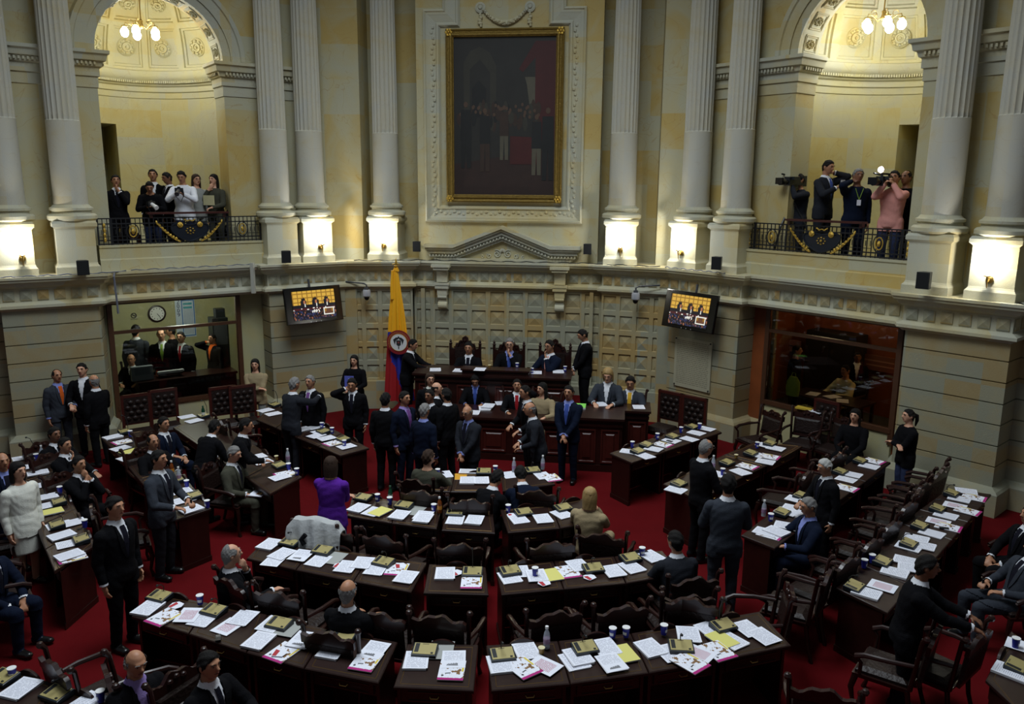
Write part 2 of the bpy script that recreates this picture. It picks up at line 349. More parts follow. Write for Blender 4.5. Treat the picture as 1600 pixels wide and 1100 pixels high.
    for i in range(NP):
        for j in range(NT):
            u0,u1=math.pi*i/NP,math.pi*(i+1)/NP; e0,e1=[math.pi/2*q for q in((0,.3,.56,.78,1.0)[j],(0,.3,.56,.78,1.0)[j+1])]
            lv=[(0,0,0),(.08,.07,0),(.10,.09,.05),(.15,.13,.05),(.17,.15,.09)]; K=6; rings=[]
            for a,b,k in lv:
                ring=[]; U0,U1=u0+(u1-u0)*a,u1-(u1-u0)*a; E0,E1=e0+(e1-e0)*b,e1-(e1-e0)*b
                for q in range(K): ring.append(D(U0+(U1-U0)*q/K,E0,k))
                for q in range(K): ring.append(D(U1,E0+(E1-E0)*q/K,k))
                for q in range(K): ring.append(D(U1-(U1-U0)*q/K,E1,k))
                for q in range(K): ring.append(D(U0,E1-(E1-E0)*q/K,k))
                rings.append(ring)
            b0=len(mb.v); mb.loft(rings,cap=False); n4=4*K; last=b0+4*n4
            U0,U1=u0+(u1-u0)*.17,u1-(u1-u0)*.17;E0,E1=e0+(e1-e0)*.15,e1-(e1-e0)*.15; G=6
            g=[D(U0+(U1-U0)*x/G,E0+(E1-E0)*y/G,.09) for y in range(G+1) for x in range(G+1)]
            mb.add(g,[(y*(G+1)+x,y*(G+1)+x+1,(y+1)*(G+1)+x+1,(y+1)*(G+1)+x) for y in range(G) for x in range(G)])
    st(mb.build('ceiling_%s_dome'%nm,NICHE))
    mb=MB()
    for j in(0,1,2):
        e=math.pi/2*(.15,.43,.67)[j]; rr=(.19,.16,.11)[j]
        for i in range(NP):
            u=math.pi*(i+.5)/NP; c=Vector(D(u,e,.07)); nn=(Vector(D(u,e,.0))-Vector(D(u,e,.5))).normalized()
            Mx=nn.to_track_quat('Z','Y').to_matrix()
            mb.lathe([(rr,-.02),(rr*1.02,.03),(rr*.86,.05),(rr*.8,.03),(rr*.55,.035),(rr*.5,.07),(rr*.35,.07),(rr*.3,.04),(rr*.15,.05),(rr*.12,.09),(0,.1)],c,20,Mx)
            for q in range(8):
                a=2*math.pi*q/8; mb.ball(c+Mx@Vector((math.cos(a)*rr*.72,math.sin(a)*rr*.72,.045)),rr*.19,8)
    st(mb.build('trim_7',NICHE,smooth=True))
    # parapet below the balcony railing
    mb=MB(); poly=[P(-.55,.42,0)[:2],P(2.78,.42,0)[:2]]
    if fr.mir: poly=poly[::-1]
    run(mb,poly,[(-.03,LZ-.01),(-.03,LZ+.2),(0,LZ+.22),(0,3.78),(-.02,3.79),(-.02,3.83),(.32,3.83),(.32,3.4)]); st(mb.build('trim_8',STONE))
# ------------------------------------------------------------------ columns
def fluted(mb,c,z0,z1,r0,r1,n=20,k=5):
    rings=[]
    for s_ in range(7):
        f=s_/6; z=z0+(z1-z0)*f; r=r0+(r1-r0)*f; ring=[]
        dep=0 if s_==0 else 1
        for j in range(n*k):
            a=2*math.pi*j/(n*k); ph=(j%k)/k; d=.024*math.sin(math.pi*ph)**.8*dep; ring.append((c[0]+(r-d)*math.cos(a),c[1]+(r-d)*math.sin(a),z))
        if s_==1: rings.append([(q[0]*1,q[1],z0+.02) for q in ring])
        rings.append(ring)
    return mb.loft(rings)
def column(x,y,rz,label,pw=.64,ph=.96,r=.285,lab=None):
    t=empty('fluted_column',(x,y,LZ),rz,label,'column','fluted columns on the ledge'); z=0
    mb=MB(); h=pw/2; 
    sq=lambda a,z:[(-a,-a,z),(a,-a,z),(a,a,z),(-a,a,z)]
    mb.loft([sq(h+.04,0),sq(h+.04,.13),sq(h+.01,.17),sq(h,.2),sq(h,ph-.14),sq(h+.02,ph-.12),sq(h+.045,ph-.1),sq(h+.045,ph-.04),sq(h+.02,ph)])
    mb.build('pedestal',STONE2,t)
    mb=MB(); mb.lathe([(r+.10,ph),(r+.13,ph+.03),(r+.13,ph+.09),(r+.1,ph+.12),(r+.05,ph+.13),(r+.04,ph+.17),(r+.08,ph+.19),(r+.08,ph+.23),(r+.04,ph+.25),(r+.01,ph+.29)],n=40); mb.build('base',STONE2,t,smooth=True)
    zf=6.08-LZ; mb=MB(); mb.lathe([(r+.005,ph+.26),(r,ph+.5),(r-.005,zf)],n=48); mb.build('lower_shaft',COLM,t,smooth=True)
    mb=MB(); fluted(mb,(0,0),zf,11.4-LZ,r-.004,r-.05); mb.build('fluted_shaft',COLM,t)
    return t
def xy(px,A,B,o):   # a point of the ledge line seen at this pixel column
    A,B=Vector(A),Vector(B); d=(B-A).normalized(); n=Vector((-d.y,d.x)); n=n if n.y>0 else -n
    a=A+n*o; b=B+n*o; p=onplane(px,310,a,b); return p.x,p.y
TA,TB=(3.42,17.1),(4.83,15.85); BA,BB=(6.88,13.88),(8.38,12.62)
mi=lambda p:(-p[0],p[1])
aT=math.atan2(TB[1]-TA[1],TB[0]-TA[0]); aB=math.atan2(BB[1]-BA[1],BB[0]-BA[0])
CP={}
for key,px,A,B,o,a,lab in(('n1',604,(0,17.45),(1,17.45),.38,0,'fluted stone column with lit pedestal in the recess left of the painting'),
  ('n2',972,(0,17.45),(1,17.45),.38,0,'fluted stone column with lit pedestal in the recess right of the painting'),
  ('t1',486,mi(TA),mi(TB),.5,-aT,'fluted stone column on a lit pedestal above the left television, nearer the painting'),
  ('t2',431,mi(TA),mi(TB),.5,-aT,'fluted stone column above the left television, on the unlit pedestal with a black speaker'),
  ('t3',1086,TA,TB,.5,aT,'fluted stone column on a lit pedestal above the right television, nearer the painting'),
  ('t4',1150,TA,TB,.5,aT,'fluted stone column above the right television, beside the balcony railing'),
  ('b1',110,mi(BA),mi(BB),.5,-aB,'fluted stone column left of the left balcony, pedestal unlit with a speaker'),
  ('b2',10,mi(BA),mi(BB),.5,-aB,'fluted stone column at the left edge of the photo over a brightly lit pedestal'),
  ('b3',1473,BA,BB,.5,aB,'fluted stone column right of the right balcony, pedestal unlit with a speaker'),
  ('b4',1577,BA,BB,.5,aB,'fluted stone column at the right edge of the photo over a brightly lit pedestal')):
    x,y=xy(px,A,B,o); CP[key]=(x,y,a); column(x,y,a,lab)
# ------------------------------------------------------------------ sconces on six pedestals
def sconce(key,label,px,py):
    x,y,a=CP[key]; fx,fy=math.sin(a),-math.cos(a)
    q=onplane(px,py,(x+fx*.33,y+fy*.33),(x+fx*.33+math.cos(a),y+fy*.33+math.sin(a)))
    t=empty('wall_sconce',(q.x,q.y,LZ+.32),a,label,'wall lamp','brass sconces on the pedestals')
    mb=MB(); R=Matrix.Rotation(math.pi/2,3,'X'); mb.lathe([(.055,-.002),(.055,.015),(.03,.025),(0,.03)],(0,0,0),16,R); mb.build('backplate',BRASS,t,smooth=True)
    mb=MB(); mb.tube([(0,-.02,0),(0,-.07,-.03),(0,-.11,-.02),(0,-.12,.04)],.012); mb.tube([(0,-.10,-.12),(0,-.12,.0),(0,-.12,.05)],[.006,.016,.012]); mb.build('arm',BRASS,t,smooth=True)
    mb=MB(); mb.lathe([(.012,.04),(.05,.055),(.055,.065),(.0,.066)],(0,-.12,0),16); mb.build('drip_pan',BRASS,t,smooth=True)
    mb=MB(); mb.lathe([(.014,.066),(.018,.09),(.018,.12),(0,.14)],(0,-.12,0),12); mb.build('bulb',mat('bulb',(1,.9,.75,1),.3,emit=(1,.93,.8,1),es=25),t,smooth=True)
    p=point('sconce_light',(0,0,0),30,(1,.97,.90),.05); p.parent=t; p.location=(0,-.17,.30); p['kind']='light'
sconce('n1','brass wall sconce glowing on the pedestal left of the painting, above the flag',600,388)
sconce('n2','brass wall sconce glowing on the pedestal right of the painting',969,393)
sconce('t1','brass wall sconce glowing on the pedestal above the left television',501,392)
sconce('t3','brass wall sconce glowing on the pedestal above the right television',1065,397)
sconce('b2','brass wall sconce glowing on the pedestal at the left edge of the photo',36,412)
sconce('b4','brass wall sconce glowing on the pedestal at the right edge of the photo',1547,432)
# ------------------------------------------------------------------ centre bay: surround, painting, garland, pediment
YB=BAYY; CX=-.07
def fr_rect(mb,x0,x1,z0,z1,prof,y):   # picture-frame sweep; prof [(inset,depth)]
    rings=[[(x0+i,y-d,z0+i),(x1-i,y-d,z0+i),(x1-i,y-d,z1-i),(x0+i,y-d,z1-i)] for i,d in prof]
    b=len(mb.v); mb.loft(rings,cap=False)
sc=(17.78)/17.6
tl=onplane(697,44,(0,YB-.1),(1,YB-.1)); br=onplane(877,317,(0,YB-.1),(1,YB-.1)); tr=onplane(882,43,(0,YB-.1),(1,YB-.1)); bl=onplane(697,316,(0,YB-.1),(1,YB-.1))
fx0,fx1,fz0,fz1=(tl.x+bl.x)/2,(br.x+tr.x)/2,(bl.z+br.z)/2,(tl.z+tr.z)/2
t=empty('framed_painting',((fx0+fx1)/2,YB-.02,fz0),0,'tall dark oil painting of a crowded hall in a gilt frame on the centre bay','painting')
ox,oz=-(fx0+fx1)/2,-fz0; ow=YB-.02
mb=MB(); w_=fx1-fx0; h_=fz1-fz0
rings=[[(-w_/2+i,-d,i),(w_/2-i,-d,i),(w_/2-i,-d,h_-i),(-w_/2+i,-d,h_-i)] for i,d in[(0,0),(0,.08),(.03,.11),(.06,.09),(.08,.09),(.10,.12),(.135,.12),(.15,.08),(.165,.07),(.165,.03)]]
mb.loft(rings,cap=False); mb.build('frame',GILT,t)
for cx in(-1,1):
    for cz in(0,1):
        mb=MB(); X,Z=cx*(w_/2-.075),(.075 if not cz else h_-.075)
        for q in range(6): a=q*math.pi/3; mb.ball((X+.055*math.cos(a),-.115,Z+.055*math.sin(a)),(.03,.02,.03),8)
        mb.ball((X,-.125,Z),.03,8); mb.build('corner_ornament',GOLD,t,smooth=True)
# canvas: a plain sombre group scene, generic shapes only
PNT=mat('painting_ground',srgb(34,33,29),.6,var=.35,vscale=3)
mb=MB(); mb.add([(-w_/2+.16,-.04,.16),(w_/2-.16,-.04,.16),(w_/2-.16,-.04,h_-.16),(-w_/2+.16,-.04,h_-.16)],[(0,1,2,3)])
cvm=[PNT,mat('paint_olive',srgb(46,44,35),.6,var=.3,vscale=5),mat('paint_red',srgb(62,18,16),.6,var=.3,vscale=4),mat('paint_dark',srgb(20,21,20),.6,var=.4,vscale=6),mat('paint_cream',srgb(78,74,60),.6,var=.2,vscale=8),mat('paint_brown',srgb(48,34,25),.6,var=.4,vscale=9),mat('paint_skin',srgb(76,56,42),.6),mat('paint_floor',srgb(42,26,20),.6,var=.4,vscale=5)]
iw,ih=w_-.32,h_-.32; lay=[0]
def pshape(pts,m):
    lay[0]+=1; y=-.0405-.00006*lay[0]; mb.mi=m; mb.add([(-iw/2+u*iw,y,.16+v*ih) for u,v in pts],[tuple(range(len(pts)))])
def pell(u,v,a,b,m,n=12): pshape([(u+a*math.cos(2*math.pi*i/n),v+b*math.sin(2*math.pi*i/n)) for i in range(n)],m)
pshape([(0,0),(1,0),(1,.3),(0,.2)],7)
pshape([(.10,.5),(.10,.84),(.16,.91),(.26,.94),(.36,.90),(.42,.82),(.42,.5),(.36,.5),(.36,.78),(.26,.86),(.16,.8),(.16,.5)],1)
pshape([(.18,.5),(.18,.68),(.25,.73),(.32,.68),(.32,.5)],3)
pshape([(.8,.35),(1,.35),(1,.87),(.8,.87)],2); pshape([(.64,.80),(.8,.97),(1,.97),(1,.87),(.8,.87),(.68,.78)],2)
pshape([(.75,.56),(.8,.56),(.8,.75),(.7,.75),(.72,.7)],4)
random.seed(11)
for i in range(46): u=.04+random.random()*.8; pell(u,.44+random.random()*.13,.018+random.random()*.012,.035+random.random()*.02,random.choice([5,3,1,5]));
for i in range(34): u=.04+random.random()*.8; pell(u,.50+random.random()*.08,.013,.012,6,8)
pshape([(.56,.2),(.86,.2),(.86,.37),(.56,.38)],2)
def pman(u,v,s,coat,leg): pell(u,v+.20*s,.02*s,.017*s,6,8); pshape([(u-.05*s,v),(u+.05*s,v),(u+.045*s,v+.17*s),(u-.045*s,v+.17*s)],coat); pshape([(u-.045*s,v-.17*s),(u-.01*s,v-.17*s),(u,v),(u-.045*s,v)],leg); pshape([(u+.01*s,v-.17*s),(u+.045*s,v-.17*s),(u+.045*s,v),(u,v)],leg)
pman(.12,.36,1.1,3,3); pman(.50,.38,.9,5,4); pman(.31,.33,1.05,3,5); pman(.93,.30,1.2,3,3); pman(.82,.30,1.0,3,4)
random.seed(7)
mb.build('canvas',cvm,t)
# stone surround with shouldered top
mb=MB(); yb=YB
s0=onplane(666,346,(0,yb),(1,yb)); s1=onplane(909,346,(0,yb),(1,yb)); sx0,sx1,sz0=s0.x,s1.x,s0.z; sz1=fz1+.18
xi=.42
def surround(i): return [(sx0+i,sz0+i),(sx1-i,sz0+i),(sx1-i,sz1+.22-i),(sx1-xi-i,sz1+.22-i),(sx1-xi-i,11.4),(sx0+xi+i,11.4),(sx0+xi+i,sz1+.22-i),(sx0+i,sz1+.22-i)]
rings=[[(x,yb-d,z) for x,z in surround(i)] for i,d in[(0,0),(0,.07),(.04,.09),(.06,.06),(.10,.06),(.13,.05),(.26,.03),(.29,.06),(.32,.06),(.36,.01)]]
mb.loft(rings,cap=False); random.seed(3)
for side in(0,1):
    X=(sx0+.2) if side==0 else (sx1-.2)
    for k in range(38):
        z=sz0+.15+k*.105
        if z<sz1+.05: mb.ball((X+.03*math.sin(k*1.7),yb-.045,z),(.035,.025,.04),6)
for k in range(int((sx1-sx0-.4)/.1)): mb.ball((sx0+.25+k*.1,yb-.045,sz0+.2+.03*math.sin(k*1.9)),(.04,.025,.035),6)
st(mb.build('trim_9',STONE2))
mb=MB(); gx=(fx0+fx1)/2; gz=fz1+.42
for s in(-1,1):
    mb.lathe([(.10,0),(.11,.03),(.07,.04),(.05,.03),(.03,.06),(0,.06)],(gx+s*.52,yb,gz),16,Matrix.Rotation(math.pi/2,3,'X'))
    for k in range(5): mb.ball((gx+s*.52+.015*math.sin(k*2),yb-.03,gz-.14-k*.055),(.03+.008*k*(k<4),.03,.035),8)
for k in range(25):
    u=-1+2*k/24; mb.ball((gx+u*.45,yb-.035,gz-.05-.26*(1-u*u)),(.04,.035,.03+.03*(1-u*u)),8); mb.ball((gx+u*.45,yb-.06,gz-.05-.26*(1-u*u)+.02*math.sin(k*2.3)),.025,6)
st(mb.build('trim_10',STONE2,smooth=True))
# pediment
pL=onplane(663,388,(0,17.6),(1,17.6)).x; pR=onplane(907,390,(0,17.6),(1,17.6)).x; pc=(pL+pR)/2; hw=(pR-pL)/2
mb=MB(); pts0=[(-hw,0),(-hw*.62,0),(0,.42),(hw*.62,0),(hw,0)]
def pline(dz,k): return [(-hw*k,dz),(-hw*.62*(1),dz),(0,.42+dz),(hw*.62,dz),(hw*k,dz)]
layers=[(.30,.36,1.0,.26),(.25,.30,.985,.22),(.17,.24,.96,.17),(.09,.16,.93,.12),(.03,.09,.90,.08)]
for z0,z1,k,d in layers:
    a=pline(LZ+z0,k); b=pline(LZ+z1+.012,k); pts=[(x+pc,z) for x,z in a]+[(x+pc,z) for x,z in b[::-1]]
    M_=None; vs=[(p[0],YB-d,p[1]) for p in pts]+[(p[0],YB,p[1]) for p in pts]; n=10; fs=[]
    for i in range(4): fs+= [(i,i+1,8-i,9-i)]
    for i in range(n): fs.append((i,n+i,n+(i+1)%n,(i+1)%n))
    mb.add(vs,fs)
for k in range(46):
    u=-.93+1.86*k/45; x=u*hw; z=LZ+.125+max(0,.42*(1-abs(x)/(hw*.62))); mb.box((pc+x,YB-.14,z),(.03,.06,.04))
mb.box((pc,YB-.05,LZ+.03),(hw*1.75,.1,.07))
st(mb.build('trim_11',STONE2))
mb=MB()
for s in(-1,1):
    for (cx,cz,r,n,w0) in((.12,.13,.09,20,1),(.30,.085,.055,18,-1),(.45,.06,.035,14,1)):
        pth=[(pc+s*(cx+(r*(1-q/n*.8))*math.cos(w0*q*.5+1)),YB-.012,LZ+cz+.04+(r*(1-q/n*.8))*math.sin(w0*q*.5+1)) for q in range(n)]; mb.tube(pth,.014,6)
for k in range(5): a=math.pi*(.2+.15*k); mb.ball((pc+.05*math.cos(a),YB-.02,LZ+.2+.05*math.sin(a)),(.02,.02,.045),8)
st(mb.build('trim_12',STONE2,smooth=True))
# ------------------------------------------------------------------ balcony railings
def railing(fr,lab,pxs):
    P=fr.P; c=P(1.1,.5,3.83); t=empty('balcony_railing',c,fr.ang(),lab,'railing','iron balcony railings'); W2=1.66; H=.50
    mb=MB()
    for z in(.02,.09,.40,H): mb.box((0,0,z),(2*W2,.025,.022))
    x=-W2
    while x<=W2+.01:
        mb.box((x,0,H/2),(.014,.014,H)); x+=.083
    for x in(-W2,-W2+.22,-.75,.75,W2-.22,W2): mb.box((x,0,H/2),(.028,.028,H+.02))
    for x in(-1.05,1.05):
        mb.tube([(x+.11*math.cos(a*math.pi/8),0,.25+.15*math.sin(a*math.pi/8)) for a in range(17)],.01,6)
    k=0; x=-W2+.04
    while x<W2:   # square fret between the bars
        if abs(abs(x)-1.05)>.12: mb.box((x,0,.16),(.06,.01,.01)); mb.box((x,0,.33),(.06,.01,.01)); mb.box((x+.02,0,.245),(.01,.01,.09))
        x+=.083
    mb.build('bars',IRON,t)
    mb=MB(); n=30   # dark heart-shaped shield in the middle
    pts=[(.36*math.copysign(abs(math.sin(a))**1.6,math.sin(a)), .245+.20*(13*math.cos(a)-4.0*math.cos(2*a)-1.2*math.cos(3*a))/15) for a in [2*math.pi*i/n for i in range(n)]]
    mb.outline(pts,-.05,-.02); mb.tube([(x,-.05,z) for x,z in pts+[pts[0]]],.018,6)
    mb.build('shield',mat('shield_iron',srgb(20,26,36),.35),t)
    mb=MB()
    for s in(-1,1):
        base=[(s*(.20+.40*q),-.06,.035+.34*q**1.5) for q in [i/8 for i in range(9)]]; mb.tube(base,.01,6)
        for q,b in enumerate(base[1:]):
            for w in(-1,1): mb.ball((b[0]+w*s*.02,b[1],b[2]+.02*w+.015),(.045,.014,.022),6,Matrix.Rotation(-s*(.9+.4*w),3,'Y'))
    mb.build('laurel_sprays',GOLD,t,smooth=True)
    mb=MB(); mb.lathe([(.05,0),(.055,.015),(.03,.02),(.02,.03),(0,.03)],(-.19,-.06,.36),12,Matrix.Rotation(math.pi/2,3,'X')); mb.lathe([(.05,0),(.055,.015),(.03,.02),(.02,.03),(0,.03)],(.19,-.06,.36),12,Matrix.Rotation(math.pi/2,3,'X'))
    for q in range(8): a=q*math.pi/4; mb.ball((.075*math.cos(a),-.06,.24+.06*math.sin(a)),(.02,.01,.014),6)
    mb.ball((0,-.065,.24),(.025,.02,.025),8); mb.tube([(-.11,-.06,.47),(-.05,-.06,.43),(0,-.06,.45),(.05,-.06,.43),(.11,-.06,.47)],.014,6)
    mb.build('gold_bosses',GOLD,t,smooth=True)
    for x in(-1.05,1.05):
        mb=MB(); mb.tube([(x+.065*math.cos(a*math.pi/8),-.01,.25+.105*math.sin(a*math.pi/8)) for a in range(17)],.013,6); mb.ball((x,-.02,.25),(.035,.02,.055),8); mb.build('gold_medallion',GOLD,t,smooth=True)
    mb=MB()
    for x in(-W2+.11,W2-.11):
        for q in range(4): mb.ball((x,-.01,.1+q*.09),(.03,.02,.05),6)
    mb.build('gold_scrolls',GOLD,t,smooth=True)
    mb=MB(); mb.box((0,.02,H+.09),(1.5 if not fr.mir else 1.55,.2,.035)); mb.box((-.7,.02,H+.04),(.05,.1,.08)); mb.box((.7,.02,H+.04),(.05,.1,.08)); mb.build('lectern_shelf',WOODRED,t)
railing(FRr,'black iron balcony railing with gold laurel sprays, right-hand balcony',0); railing(FRl,'black iron balcony railing with gold laurel sprays, left-hand balcony',0)
# ------------------------------------------------------------------ chandeliers in the apses
GLOBE=mat('lit_globe',(1,1,.95,1),.3,emit=(.96,.98,1,1),es=30)
def chandelier(fr,px,pz,lab,o):
    a,b=fr.P(0,o,0),fr.P(1,o,0); c=onplane(px,pz,a,b); t=empty('chandelier',c,fr.ang(),lab,'chandelier','globe chandeliers in the balcony vaults')
    mb=MB(); mb.tube([(0,0,.15),(0,0,2.6)],.012); mb.lathe([(.03,0),(.05,.05),(.03,.12),(.04,.16),(0,.2)]); mb.build('stem',BRASS,t,smooth=True)
    for i in range(5):
        q=2*math.pi*i/5+.4; cx,cy=math.cos(q),math.sin(q); mb=MB()
        mb.tube([(cx*.03,cy*.03,.06),(cx*.12,cy*.12,.0),(cx*.22,cy*.22,.08),(cx*.30,cy*.30,.10),(cx*.32,cy*.32,.03)],.009,6)
        mb.tube([(cx*(.2+.05*math.cos(w)),cy*(.2+.05*math.cos(w)),.12+.05*math.sin(w)) for w in[k*.6 for k in range(9)]],.006,5)
        am=mb.build('arm',BRASS,t,smooth=True); mb=MB(); mb.lathe([(.05,.04),(.06,.02),(.04,.0)],(cx*.32,cy*.32,0),12); mb.build('gallery',BRASS,am,smooth=True)
        mb=MB(); mb.ball((cx*.32,cy*.32,-.09),(.08,.08,.095),16); mb.build('globe',GLOBE,am,smooth=True)
    p=point('chandelier_light',(0,0,0),50,(.97,.98,.92),.3); p.parent=t; p.location=(0,-.25,-.45)
chandelier(FRr,1380,32,'brass chandelier with lit white globes under the right balcony vault',2.2)
chandelier(FRl,221,45,'brass chandelier with lit white globes under the left balcony vault',2.2)
# ------------------------------------------------------------------ speakers, cameras, screens, cables
def onledge(px,py,z=LZ): p=at(px,py,z); return p
def speaker(px,py,lab,rz,dist=None,s=1,tilt=0):
    p=Vector(dist); t=empty('loudspeaker',p,rz,lab,'speaker','small black wall speakers'); w,d,h=.2*s,.17*s,.26*s
    mb=MB(); mb.loft([[(-w/2,-d/2,-h/2),(w/2,-d/2,-h/2),(w/2*.7,d/2,-h/2),(-w/2*.7,d/2,-h/2)],[(-w/2,-d/2,h/2),(w/2,-d/2,h/2),(w/2*.7,d/2,h/2),(-w/2*.7,d/2,h/2)]]); mb.build('cabinet',BLACK,t)
    mb=MB(); mb.box((0,-d/2-.006,0),(w*.92,.012,h*.92)); mb.build('grille',mat('speaker_grille',srgb(14,16,18),.9),t)
    mb=MB(); mb.box((0,d/2+.05,0),(.04,.14,.05)); mb.build('bracket',BLACK,t)
def pedfront(key,px,py,out=.26):
    x,y,a=CP[key]; fx,fy=math.sin(a),-math.cos(a); k=.36+out
    return onplane(px,py,(x+fx*k,y+fy*k),(x+fx*k+math.cos(a),y+fy*k+math.sin(a)))
speaker(0,0,'small black speaker on the pedestal left of the left balcony',CP['b1'][2],pedfront('b1',129,418))
speaker(0,0,'small black speaker on the pedestal right of the left balcony, above the left television',CP['t2'][2]-.3,pedfront('t2',447,401),s=.95)
speaker(0,0,'small black speaker on the pedestal left of the right balcony, above the right television',CP['t4'][2]+.3,pedfront('t4',1121,411),s=.95)
speaker(0,0,'small black speaker on the pedestal right of the right balcony',CP['b3'][2],pedfront('b3',1445,438))
for px,py,lab in((652,385,'small black speaker at the left end of the stone pediment'),(918,389,'small black speaker at the right end of the stone pediment')):
    p=onplane(px,py,(0,BAYY-.2),(1,BAYY-.2)); speaker(0,0,lab,0,p,s=.85)
def screen_mesh(mb,w,h,y,nx=44,ny=27):
    random.seed(5); pal=[]
    for j in range(ny):
        for i in range(nx):
            u,v=i/(nx-1),j/(ny-1)      # v=0 bottom
            m=0
            if v>.5: m=1 if ((i%5!=0) and (j%4!=0)) else 2
            else: m=3
            for c in(.25,.53,.8):
                dx=abs(u-c)
                if v>.42 and dx<.075 and v<.70-.3*dx: m=3
                if v>.42 and dx<.045 and v<.78-1.0*dx: m=3
                if abs(u-c-.02)<.022 and .56<v<.66: m=4
                if abs(u-c-.02)<.012 and .46<v<.56: m=5
            if .32<v<.42: m=6 if random.random()<.8 else 5
            if v<.32:
                m=3 if random.random()<.72 else random.choice([4,7,8,7])
                if .42<u<.62 and .20<v<.34 and random.random()<.6: m=5
            if .70<u<.97 and .08<v<.36: m=5
            if .73<u<.95 and .12<v<.33: m=2 if v>.2 and abs(u-.84)>.05 else 8
            mb.mi=m; x0,x1=-w/2+w*i/nx,-w/2+w*(i+1)/nx; z0,z1=-h/2+h*j/ny,-h/2+h*(j+1)/ny
            mb.add([(x0,y,z0),(x1,y,z0),(x1,y,z1),(x0,y,z1)],[(0,1,2,3)])
    random.seed(7)
def em(n,c,s): return mat(n,(0,0,0,1),.4,emit=c,es=s)
SCR=[em('scr0',srgb(10,8,10),1),em('scr_gold',srgb(225,178,70),.9),em('scr_ochre',srgb(165,120,40),.8),em('scr_dark',srgb(18,16,26),1),em('scr_skin',srgb(190,120,80),.8),em('scr_white',srgb(235,235,225),1),em('scr_maroon',srgb(70,22,26),1),em('scr_blue',srgb(60,70,120),.8),em('scr_brown',srgb(110,70,50),.8)]
def tv(pts,A,B,o,lab,tiltback,rzx=0):
    A,B=Vector(A),Vector(B); d=(B-A).normalized(); n=Vector((-d.y,d.x)); a=A-n*o; b=B-n*o
    c=onplane(*pts,a,b); t=empty('television',c,math.atan2(d.y,d.x)+rzx,lab,'television','wall televisions showing the same broadcast'); t.rotation_euler=(math.radians(-tiltback),0,math.atan2(d.y,d.x)+rzx)
    w,h=1.30,.76
    mb=MB(); r=[[(-w/2+i,-dd,-h/2+i),(w/2-i,-dd,-h/2+i),(w/2-i,-dd,h/2-i),(-w/2+i,-dd,h/2-i)] for i,dd in((.02,-.05),(0,-.03),(0,.03),(.01,.035),(.13,.035),(.14,.028))]
    r=[[(-w/2+i*f,-dd,-h/2+i*g),(w/2-i*f,-dd,-h/2+i*g),(w/2-i*f,-dd,h/2-i*g),(-w/2+i*f,-dd,h/2-i*g)] for i,dd,f,g in((.02,-.05,1,1),(0,-.03,1,1),(0,.03,1,1),(.01,.035,1,1),(.13,.035,1.1,.5),(.14,.028,1.1,.5))]
    mb.loft(r); mb.build('housing',mat('tv_gloss',srgb(8,8,10),.15),t)
    mb=MB(); screen_mesh(mb,w-.32,h-.155,-.0365); mb.build('screen',SCR,t)
    mb=MB(); mb.box((0,.14,0),(.3,.2,.3)); mb.tube([(0,.1,.1),(0,.1,.55)],.025); mb.build('mount',DARKGREY,t)
    for x in(-.12,0,.12): 
        mb=MB(); mb.ball((x,-.036,-h/2+.02),.008,6); mb.build('indicator',WHITE,t)
tv((490,476),mi(TB),mi(TA),.12,'wall television on the stone pier left of the flag, showing the presiding table',10,.12)
tv((1078,486),TA,TB,.12,'wall television on the stone pier right of the dais, showing the presiding table',10,-.05)
def ptz(px,py,yw,lab,s):
    c=onplane(px,py,(0,yw),(1,yw)); t=empty('security_camera',c,0,lab,'camera','domed cameras on wall arms')
    mb=MB(); mb.lathe([(.0,.12),(.07,.12),(.085,.09),(.085,-.02),(.06,-.04)],n=20); mb.build('housing',mat('camera_grey',srgb(150,152,158),.4),t,smooth=True)
    mb=MB(); mb.ball((0,0,-.05),(.06,.06,.07),14); mb.build('dome',mat('dome_black',srgb(12,12,14),.1),t,smooth=True)
    mb=MB(); mb.tube([(0,0,.12),(0,0,.22),(-s*.06,.02,.25),(-s*.5,.10,.27)],.018,8); mb.box((0,-.0,.14),(.09,.09,.05)); mb.build('arm',DARKGREY,t,smooth=True)
ptz(573,461,17.15,'grey domed camera on an arm right of the left television',1)
ptz(993,466,17.15,'grey domed camera on an arm left of the right television',-1)
def cable(pts,r,lab,m=IRON):
    mb=MB(); mb.tube(pts,r,6); tag(mb.build('cable',m),lab,'cable')
EL=E_ALL[:]
def ledge_path(p0,p1,z,o,n=26,wob=.012):
    out=[]
    for i in range(n+1):
        x=p0+(p1-p0)*i/n
        for a,b in zip(EL[:-1],EL[1:]):
            if a[0]<=x<=b[0] and b[0]>a[0]: y=a[1]+(b[1]-a[1])*(x-a[0])/(b[0]-a[0]); break
        out.append((x,y+o,z+wob*math.sin(i*1.7)+.012))
    return out
cable(ledge_path(-8.4,-6.8,LZ,.07),.012,'grey cable lying along the ledge below the left-edge sconce',mat('cable_grey',srgb(96,100,112),.6))
cable(ledge_path(-6.75,-5.1,LZ,.10),.010,'grey cable along the ledge below the left balcony parapet',MATS['cable_grey'])
cable(ledge_path(-3.3,3.3,LZ,.10,60),.010,'thin dark cable along the ledge under the pediment and painting')
cable(ledge_path(3.4,4.5,LZ,.05),.012,'cable bundle on the ledge above the right television',MATS['cable_grey'])
q=Vector(W[nE-1-4] if False else (-6.72,13.95)); 
cable([(-6.80,13.95,LZ),(-6.80,13.92,3.3),(-6.80,13.94,2.9),(-6.80,13.95,2.6)],.018,'grey conduit hanging down the ledge beside the window with the clock',MATS['cable_grey'])
